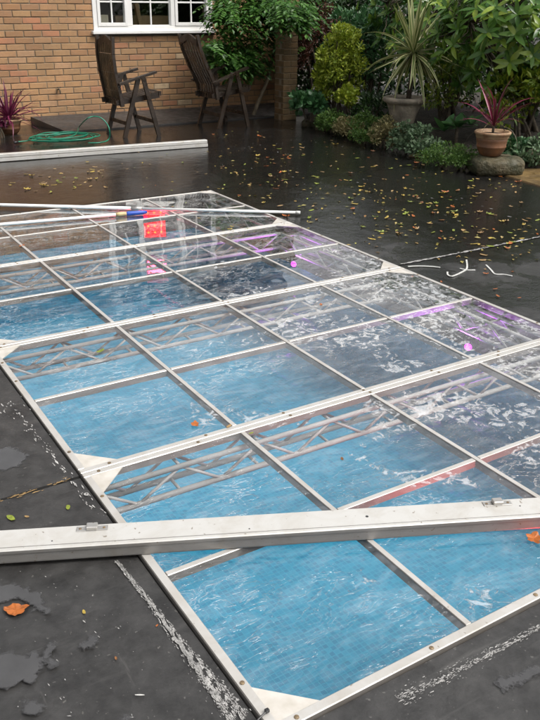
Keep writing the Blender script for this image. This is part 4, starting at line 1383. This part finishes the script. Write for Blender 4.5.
# the dark hedge along the back of the garden
def hedge(label, a, b, th, h, n, seed):
    a = Vector(a); b = Vector(b); d = b - a; L = d.length; u = d.normalized(); sdv = Vector((-u.y, u.x, 0))
    root = empty('hedge', (a + b) / 2)
    tag(root, label, 'hedge')
    g = np.random.default_rng(seed)
    t_ = g.uniform(0, L, n)
    top = h * (1 + .10 * np.sin(t_ * 2.1 + seed) + .08 * np.sin(t_ * 5.3) + .05 * np.sin(t_ * 11))
    z = g.uniform(.03, 1, n) ** .85 * top
    s = g.uniform(-1, 1, n); s = np.sign(s) * np.abs(s) ** .5 * th / 2 * (1 + .25 * np.sin(t_ * 4 + z * 5))
    o = (a + b) / 2
    P = np.stack([a.x + u.x * t_ + sdv.x * s - o.x, a.y + u.y * t_ + sdv.y * s - o.y, z], 1)
    D = unit(g.normal(size=(n, 3)) + np.array([0, 0, .3]))
    U = unit(g.normal(size=(n, 3)) + np.array([0, 0, .8]))
    leaf_object('foliage', P, D, U, g.uniform(.05, .11, n), LEAF_SMALL, 'leaf_dark', root)
    for i in range(int(L / .5)):
        q = a + u * (.25 + i * .5) - o
        MB().tube([q + Vector((0, 0, -.05)), q + Vector((g.uniform(-.1, .1), g.uniform(-.1, .1), h * .5)), q + Vector((g.uniform(-.2, .2), g.uniform(-.2, .2), h * .9))], [.03, .02, .008], 6).build('stem', 'bark', root, True)
    return root
hedge('dark evergreen hedge behind the rhododendrons', (8.2, 2.2, .1), (7.4, 8.7, .1), .9, 1.75, 15000, 3)
hedge('dark evergreen hedge behind the brick pier and golden shrub', (7.6, 9.0, .1), (5.95, 9.25, .1), .6, 1.5, 9000, 6)

# weathered fence behind
fence = empty('board_fence', (7.6, 10.6, 0))
tag(fence, 'weathered grey board fence beyond the planting', 'fence')
bd = MB().bbox(-.07, .07, -.010, .010, 0, 2.0, .003).mesh('board', 'fence_wood')
for i in range(34):
    o = link('board', bd, fence, (-1.5 + i * .15, random.uniform(-.004, .004), .1))
    o.rotation_euler = (0, 0, random.uniform(-.02, .02))
for z in (.5, 1.7):
    MB().box(-1.6, 3.6, .012, .05, z, z + .08).build('rail', 'fence_wood', fence)

# climber on the corner of the house
cb = gz(252, 118, GZ)
cl = empty('climber', (cb.x + .1, cb.y + .2, GZ))
tag(cl, 'green climbing plant on the house corner above the reclined chair', 'climber')
co = Vector(cl.location)
def wallpt(px, py, Y):
    d = ray(px, py); return CAM + d * ((Y - CAM.y) / d.y)
tr = [wallpt(252, 119, 8.75), wallpt(259, 100, 8.8), wallpt(268, 78, 8.85), wallpt(273, 55, 8.9), wallpt(277, 36, 8.95), wallpt(279, 14, 9.0), wallpt(270, -25, 9.1)]
MB().tube([q - co for q in catmull(tr, 5)], [.030 - .0006 * i for i in range(31)], 8).build('trunk', 'bark_pale', cl, True)
for e_px in ((235, 10), (222, 45), (247, 58), (290, 5), (262, 20)):
    e = wallpt(e_px[0], e_px[1], 9.0)
    MB().tube([q - co for q in catmull([tr[4], tr[5].lerp(e, .4) + Vector((0, -.1, .12)), e], 5)], [.014 - .0009 * i for i in range(11)], 6).build('branch', 'bark_pale', cl, True)
g = np.random.default_rng(17)
P, D, U, S = [], [], [], []
cen = [(240, 14, 26, 16), (228, 44, 18, 18), (246, 50, 16, 15), (266, 28, 22, 20), (289, 6, 20, 12), (232, 62, 14, 9), (216, 46, 9, 14), (255, -10, 34, 14), (222, 6, 12, 14), (262, 2, 20, 10), (300, -8, 30, 14), (276, 10, 16, 12), (-286, 6, 13, 10), (-298, 12, 14, 10)]
for (cx_, cy_, rx_, ry_) in cen:
    fr_ = cx_ < 0; cx_ = abs(cx_)
    for k in range(62):
        px = cx_ + g.normal() * rx_ * .55; py = cy_ + g.normal() * ry_ * .6
        b = wallpt(px, py, (9.02 if not fr_ else 8.12) - abs(g.normal()) * .22)
        az = g.uniform(-math.pi, 0.4)
        fd = np.array([math.cos(az), math.sin(az) * .8, g.uniform(-.55, .25)]); fd /= np.linalg.norm(fd)
        L = g.uniform(.16, .30); sidev = np.cross(fd, (0, 0, 1.0)); sidev /= np.linalg.norm(sidev)
        for i in range(6):
            t_ = .25 + .75 * i / 5
            bp = np.array(b - co) + fd * L * t_ + np.array([0, 0, -.10 * t_ * t_])
            for s in ((-1, 1) if i < 5 else (0,)):
                P.append(bp); D.append(sidev * s + fd * .55 + np.array([0, 0, -.25])); U.append(np.array([0, -.25, 1.0]) + g.normal(size=3) * .25); S.append(g.uniform(.065, .10))
leaf_object('foliage', np.array(P), np.array(D), np.array(U), np.array(S), LEAF_SMALL, 'leaf_climber', cl)

# ------------------------------------------------------------------ fallen leaves
def fallen_mesh(mat, seed, lobed=False, curl=.25):
    g = random.Random(seed)
    vs_, fs_ = [(0, 0, .02)], []
    n = 22 if lobed else 10
    for i in range(n):
        a = 2 * math.pi * i / n
        r = .5 * (1 + (.0 if not lobed else .13 * math.cos(5 * a) + .10 * math.cos(3 * a + 1))) * g.uniform(.85, 1.1)
        x, y = r * math.cos(a), r * math.sin(a) * (.5 if not lobed else .75)
        vs_.append((x, y, .02 + curl * (x * x * .8 + y * y * 1.3) * g.uniform(.4, 1.2) + .02 * math.sin(3 * a)))
    fs_ = [(0, i + 1, (i + 1) % n + 1) for i in range(n)]
    me = bpy.data.meshes.new('leaf')
    me.from_pydata(vs_, [], fs_)
    me.materials.append(M[mat]); me.update()
    return me
big = [
    (16, 611, .060, 'fall_orange', .45, 2.6, GZ, 'crumpled orange-brown leaf on the black sheeting at lower left', True),
    (195, 424.5, .042, 'fall_orange', .25, 1, 0, 'flat orange leaf on the clear panel beside the panel joint', True),
    (229, 426.5, .030, 'fall_tan', .2, .5, 0, 'tan leaf lying on the white panel joint near the orange leaf', False),
    (251, 433.5, .020, 'fall_green', .3, 0, 0, 'small yellow-green leaf just right of the panel joint crossing', False),
    (100, 352, .045, 'fall_green', .7, .4, -.0045, 'dull green curled leaf on the clear panel at left', False),
    (342, 459.5, .022, 'fall_brown', .5, 1, -.0045, 'brown leaf on the wet clear panel right of centre', False),
    (321, 305, .030, 'fall_orange', .5, 1, -.0045, 'small red-brown leaf on the third row of clear panels', False),
    (11, 518.5, .038, 'fall_green', .35, 1.8, GZ, 'larger yellow-green leaf behind the loose beam at the left edge', False),
    (68, 508, .028, 'fall_green', .35, 1.2, GZ, 'smaller yellow-green leaf behind the loose beam near the washer', False),
    (27, 517, .018, 'fall_tan', .3, 2.2, GZ, 'thin tan leaf scrap between the two green leaves', False),
    (84, 612.5, .017, 'fall_yellow', .3, 1.4, GZ, 'thin pale yellow scrap on the sheeting below the beam', False),
    (116, 659, .012, 'fall_brown', .8, 1.4, GZ, 'tiny brown scrap on the black sheeting near the flaked line', False),
    (534, 539, .055, 'fall_orange', .4, .6, -.0045, 'orange leaf on the near clear panel at the right edge', True),
    (22, 246, .05, 'fall_orange', .4, .6, -.0045, 'orange leaf on a clear panel at far left below the poles', False),
    (412, 277, .03, 'fall_orange', .4, .6, GZ, 'small orange leaf beside the right edge of the clear floor', False),
    (157, 626, .010, 'fall_orange', .4, .6, GZ, 'tiny orange scrap on the flaked line left of the near panel', False),
]
for i, (px, py, s, mt, curl, rz, z, lb, lob) in enumerate(big):
    q = gz(px, py, z)
    o = link('fallen_leaf', fallen_mesh(mt, 100 + i, lob, curl), None, (q.x, q.y, z + .0015), (0, 0, rz), (s, s, s))
    tag(o, lb, 'leaf')
lm = {mt: [fallen_mesh(mt, 200 + 7 * j, j == 2, .3 + .3 * j) for j in range(3)] for mt in ('fall_orange', 'fall_brown', 'fall_yellow', 'fall_green', 'fall_tan')}
g = random.Random(31)
def scatter(n, region, weights, label, group, size=(.030, .066)):
    k = 0; tries = 0
    while k < n and tries < 9000:
        tries += 1
        px, py = g.uniform(region[0], region[2]), g.uniform(region[1], region[3])
        if len(region) > 4 and not region[4](px, py): continue
        q = gz(px, py, GZ)
        if -.02 < q.x < DX + .02 and -.02 < q.y < DY + .02: continue
        if q.x > 5.15 and q.y < 5.2 or q.x > 5.6 or q.y > 8.5: continue
        mt = g.choices(list(weights), list(weights.values()))[0]
        s = g.uniform(*size)
        o = link('fallen_leaf', lm[mt][g.randrange(3)], None, (q.x, q.y, GZ + .0035), (g.uniform(-.15, .15), g.uniform(-.15, .15), g.uniform(0, 6.28)), (s, s * g.uniform(.6, 1.0), s))
        word = {'fall_orange': 'orange', 'fall_brown': 'brown', 'fall_yellow': 'yellow', 'fall_green': 'yellow-green', 'fall_tan': 'tan'}[mt]
        tag(o, label.replace('COLOUR', word), 'leaf', word + ' ' + group)
        k += 1
mixed = {'fall_orange': 2, 'fall_brown': 1, 'fall_yellow': 3.4, 'fall_green': 3.2, 'fall_tan': 3}
def clump_fn(cs):
    def f(px, py):
        return max(math.exp(-((px - a) / c) ** 2 - ((py - b) / d) ** 2) for a, b, c, d in cs) > g.random()
    return f
scatter(190, (205, 132, 540, 262, clump_fn([(360, 165, 80, 25), (300, 150, 60, 18), (420, 215, 60, 25), (490, 225, 60, 30), (330, 205, 50, 14), (270, 170, 60, 30), (440, 180, 90, 20)])), mixed, 'small COLOUR fallen leaf on the wet black sheeting between the clear floor and the bed', 'small leaves before the flower bed')
scatter(42, (5, 162, 112, 197, clump_fn([(65, 181, 30, 9), (40, 186, 25, 6), (90, 172, 20, 6)])), {'fall_yellow': 4, 'fall_tan': 2, 'fall_green': 1}, 'small COLOUR leaf on the wet sheeting between the poles and the grooved beam', 'small leaves beyond the poles', (.032, .062))
scatter(20, (120, 150, 210, 196), mixed, 'small COLOUR leaf on the sheeting left of the far right panel corner', 'small leaves near the far corner', (.02, .035))
scatter(14, (440, 232, 540, 300), {'fall_orange': 3, 'fall_tan': 1}, 'small COLOUR leaf near the white strips right of the clear floor', 'leaves right of the floor', (.02, .035))
def litter(n, region, seed):
    gg = np.random.default_rng(seed)
    P = []
    while len(P) < n:
        px, py = gg.uniform(region[0], region[2]), gg.uniform(region[1], region[3])
        if math.sin(px * .05 + py * .11) + math.sin(px * .021 - py * .07 + 2) < gg.uniform(-1.6, 1.2): continue
        q = gz(px, py, GZ)
        if (-.02 < q.x < DX + .02 and -.02 < q.y < DY + .02) or (q.x > 5.1 and q.y < 5.2) or q.x > 5.55 or q.y > 8.4: continue
        P.append((q.x, q.y, GZ + .006))
    P = np.array(P)
    D = gg.normal(size=(n, 3)) * np.array([1, 1, .08])
    return P, D, np.array([0, 0, 1.0]) + gg.normal(size=(n, 3)) * .18, gg.uniform(.022, .05, n)
leaf_mat('litter', [(0.0, (0.26, 0.13, 0.035)), (0.35, (0.36, 0.26, 0.07)), (0.7, (0.26, 0.27, 0.05)), (1.0, (0.42, 0.33, 0.13))], 0.4, 0.05)
lo_ = leaf_object('leaf_litter', *litter(330, (215, 128, 540, 262), 5), LEAF_SMALL, 'litter', None)
tag(lo_, 'fine yellow and tan leaf litter strewn over the wet sheeting before the bed', 'leaf litter')
def panel_scatter(n, reg, w, size):
    for k in range(n):
        q = gz(g.uniform(reg[0], reg[2]), g.uniform(reg[1], reg[3]), -.0045)
        if not (.05 < q.x < 2.39 and .05 < q.y < 4.8): continue
        mt = g.choices(list(w), list(w.values()))[0]; s = g.uniform(*size)
        o = link('fallen_leaf', lm[mt][g.randrange(3)], None, (q.x, q.y, -.003), (0, 0, g.uniform(0, 6.28)), (s, s * .7, s * .7))
        tag(o, 'small leaf lying on the clear panels at the far end', 'leaf', 'small leaves on the far panels')
panel_scatter(16, (150, 192, 285, 240), {'fall_green': 2, 'fall_yellow': 2}, (.018, .04))

# ------------------------------------------------------------------ puddles, flaked paint, scraps
def puddle_poly(px):
    # a film of water: outer rim, inner ring and middle, the 'edge' attribute running 0 -> 1 inwards
    q = [gz(a, b, GZ) for a, b in px]
    ring = catmull(q + [q[0]], 4)[:-1]
    n = len(ring)
    poly = [(r.x, r.y) for r in ring]
    def inside(x, y):
        c = False
        for i in range(n):
            x1, y1 = poly[i]; x2, y2 = poly[i - 1]
            if (y1 > y) != (y2 > y) and x < (x2 - x1) * (y - y1) / (y2 - y1) + x1: c = not c
        return c
    def dist(x, y):
        d = 9
        for i in range(n):
            x1, y1 = poly[i]; x2, y2 = poly[i - 1]
            L = (x2 - x1) ** 2 + (y2 - y1) ** 2 + 1e-12
            t_ = max(0, min(1, ((x - x1) * (x2 - x1) + (y - y1) * (y2 - y1)) / L))
            d = min(d, math.hypot(x - x1 - t_ * (x2 - x1), y - y1 - t_ * (y2 - y1)))
        return d
    x0, x1 = min(p_[0] for p_ in poly) - .02, max(p_[0] for p_ in poly) + .02
    y0, y1 = min(p_[1] for p_ in poly) - .02, max(p_[1] for p_ in poly) + .02
    st = max((x1 - x0), (y1 - y0)) / 34
    nx_, ny_ = int((x1 - x0) / st) + 2, int((y1 - y0) / st) + 2
    vs_, ed = [], []
    for j in range(ny_):
        for i in range(nx_):
            x, y = x0 + i * st, y0 + j * st
            d = dist(x, y) * (1 if inside(x, y) else -1)
            vs_.append((x, y, GZ + .0042)); ed.append(.3 + max(-.8, min(.9, d / .045)))
    fs_ = [(j * nx_ + i, j * nx_ + i + 1, (j + 1) * nx_ + i + 1, (j + 1) * nx_ + i) for j in range(ny_ - 1) for i in range(nx_ - 1)]
    fs_ = [f for f in fs_ if max(ed[k] for k in f) > -.3]
    m = MB(); m.add(vs_, fs_)
    me = m.mesh('puddle', 'puddle_water')
    at_ = me.attributes.new('edge', 'FLOAT', 'POINT')
    at_.data.foreach_set('value', ed)
    return tag(link('puddle', me), kind='structure')
puddle_poly([(-6, 657), (10, 654), (26, 656), (34, 653), (42, 657), (47, 648), (51, 642), (56, 645), (52, 655), (59, 665), (54, 669), (45, 664), (39, 672), (34, 681), (22, 679), (13, 686), (4, 690), (-6, 686)])
puddle_poly([(-6, 586), (10, 585), (24, 588), (38, 594), (46, 603), (50, 612), (38, 610), (30, 603), (14, 600), (-6, 603)])
puddle_poly([(24, 712), (30, 702), (40, 705), (42, 712), (34, 716)])
puddle_poly([(83, 646), (90, 637), (96, 640), (92, 648), (86, 649)])
puddle_poly([(496, 686), (510, 677), (524, 671), (546, 667), (546, 675), (528, 679), (514, 684), (506, 692)])
puddle_poly([(-5, 452), (8, 448), (20, 452), (25, 462), (14, 468), (-5, 469)])
puddle_poly([(118, 722), (124, 716), (132, 716), (136, 722)])

def flakes(name, pts, n, width, size, seed, mat='flake_white', z=GZ):
    g = random.Random(seed)
    q = [gz(a, b, z) for a, b in pts]
    m = MB()
    seg = [(q[i + 1] - q[i]).length for i in range(len(q) - 1)]
    for k in range(n):
        i = g.choices(range(len(seg)), seg)[0]
        f = g.random()
        p_ = q[i].lerp(q[i + 1], f)
        wv = width[i] + (width[i + 1] - width[i]) * f
        d = (q[i + 1] - q[i]).normalized(); s = Vector((-d.y, d.x, 0))
        ofs = g.gauss(0, .5)
        if math.sin(ofs * 5.0 + f * 2 + i) + .7 * math.sin(f * 23 + i * 3 + ofs * 4) < g.uniform(-1.2, .6): continue
        p_ = p_ + s * ofs * wv
        r = g.uniform(*size) * (1 if g.random() < .85 else 1.8)
        a0 = g.uniform(0, 6.28); nn = g.randint(4, 6)
        el = g.uniform(1.2, 6)
        ring = []
        for j in range(nn):
            a = a0 + j * 2 * math.pi / nn
            rr_ = r * g.uniform(.6, 1.2)
            v = d * (math.cos(a) * rr_ * el) + s * (math.sin(a) * rr_)
            ring.append((p_.x + v.x, p_.y + v.y, z + .0026 + .0002 * (k % 5)))
        m.add(ring, [tuple(range(nn))])
    return tag(m.build(name, mat), kind='stuff')
fl = flakes('paint_flakes', [(117, 562), (150, 603), (180, 644), (212, 686), (240, 722)], 8000, [.004, .006, .011, .022, .028], (.0003, .0010), 1)
tag(fl, 'white flaked paint strip along the left edge of the near panel', 'paint flakes')
fl = flakes('paint_flakes', [(398, 700), (420, 690), (455, 672), (515, 641), (545, 624)], 1500, [.020, .024, .018, .010, .008], (.0003, .0009), 2)
tag(fl, 'white flaked paint on the sheeting along the near panel edge', 'paint flakes')
fl = flakes('paint_flakes', [(403, 264), (440, 257), (480, 249), (545, 236)], 700, [.010, .008, .010, .010], (.002, .005), 3)
tag(fl, 'white worn sheet edge running right from the panel corner', 'paint flakes')
fl = flakes('crumbs', [(20, 560), (120, 640), (150, 720), (60, 720), (0, 640)], 90, [.12, .12, .12, .12, .12], (.0004, .0014), 4)
tag(fl, 'pale crumbs scattered over the black sheeting at lower left', 'crumbs')
fl = flakes('crumbs', [(5, 400), (40, 440), (72, 478), (90, 505), (110, 520)], 220, [.04, .03, .02, .02, .02], (.0006, .0024), 5)
tag(fl, 'pale crumbs on the sheeting left of the second clear panel', 'crumbs')
fl = flakes('crumbs', [(0, 502), (30, 492), (70, 479)], 60, [.012, .012, .012], (.0008, .0026), 6, 'fall_tan')
tag(fl, 'tan crumbs along the sheet seam left of the panel corner', 'crumbs')
fl = flakes('crumbs', [(380, 150), (300, 140), (240, 150), (300, 175), (420, 200), (520, 220)], 150, [.5, .5, .5, .5, .5, .5], (.0012, .0032), 7)
tag(fl, 'pale specks scattered on the wet sheeting before the bed', 'crumbs')

w_ = gz(86.5, 495, GZ)
m = MB(); m.lathe([(.0035, 0), (.0035, .0018), (.0078, .0018), (.0078, 0)], 18, None, False)
tag(m.build('washer', 'flake_white', None, False, (w_.x, w_.y, GZ + .0025)), 'small pale ring washer on the sheeting by the panel corner', 'washer')
def strip(label, px, w=.006):
    q = [gz(a, b, GZ + .004) for a, b in px]
    root_o = q[0].copy()
    m = MB()
    pts_ = [p_ - root_o for p_ in catmull(q, 4)]
    for i in range(len(pts_) - 1):
        m.bar(pts_[i], pts_[i + 1] + (pts_[i + 1] - pts_[i]) * .08, w, .0045)
    o = m.build('cable_tie', 'white_plastic', None, False, root_o)
    tag(o, label, 'cable tie', 'white strips right of the floor')
    return o
strip('straight white plastic strip beside the panel corner', [(408, 266.5), (418, 266), (432, 266.5), (440, 267.5)], .010)
strip('long bent white strip, left arm of the forked pair', [(447.5, 272), (448, 275), (453, 276), (463, 271.5), (467, 268), (466.5, 260)], .010)
strip('short white strip crossing the forked strip', [(460, 268.5), (467, 270), (475, 270)], .009)
strip('right-hand bent white strip lying alone on the sheeting', [(486, 265), (491, 270), (495, 274), (504, 274.5), (512, 276)], .010)
q = gz(262, 716.5, .004)
m = MB(); m.tube([(-.035, -.012, -.003), (-.01, -.002, .0), (.018, .006, .002)], .0022, 6); m.bbox(.012, .022, .002, .011, -.002, .006, .001)
tag(m.build('cable_tie', 'black_plastic', None, False, q), 'black cable tie at the near left corner of the clear floor', 'cable tie')
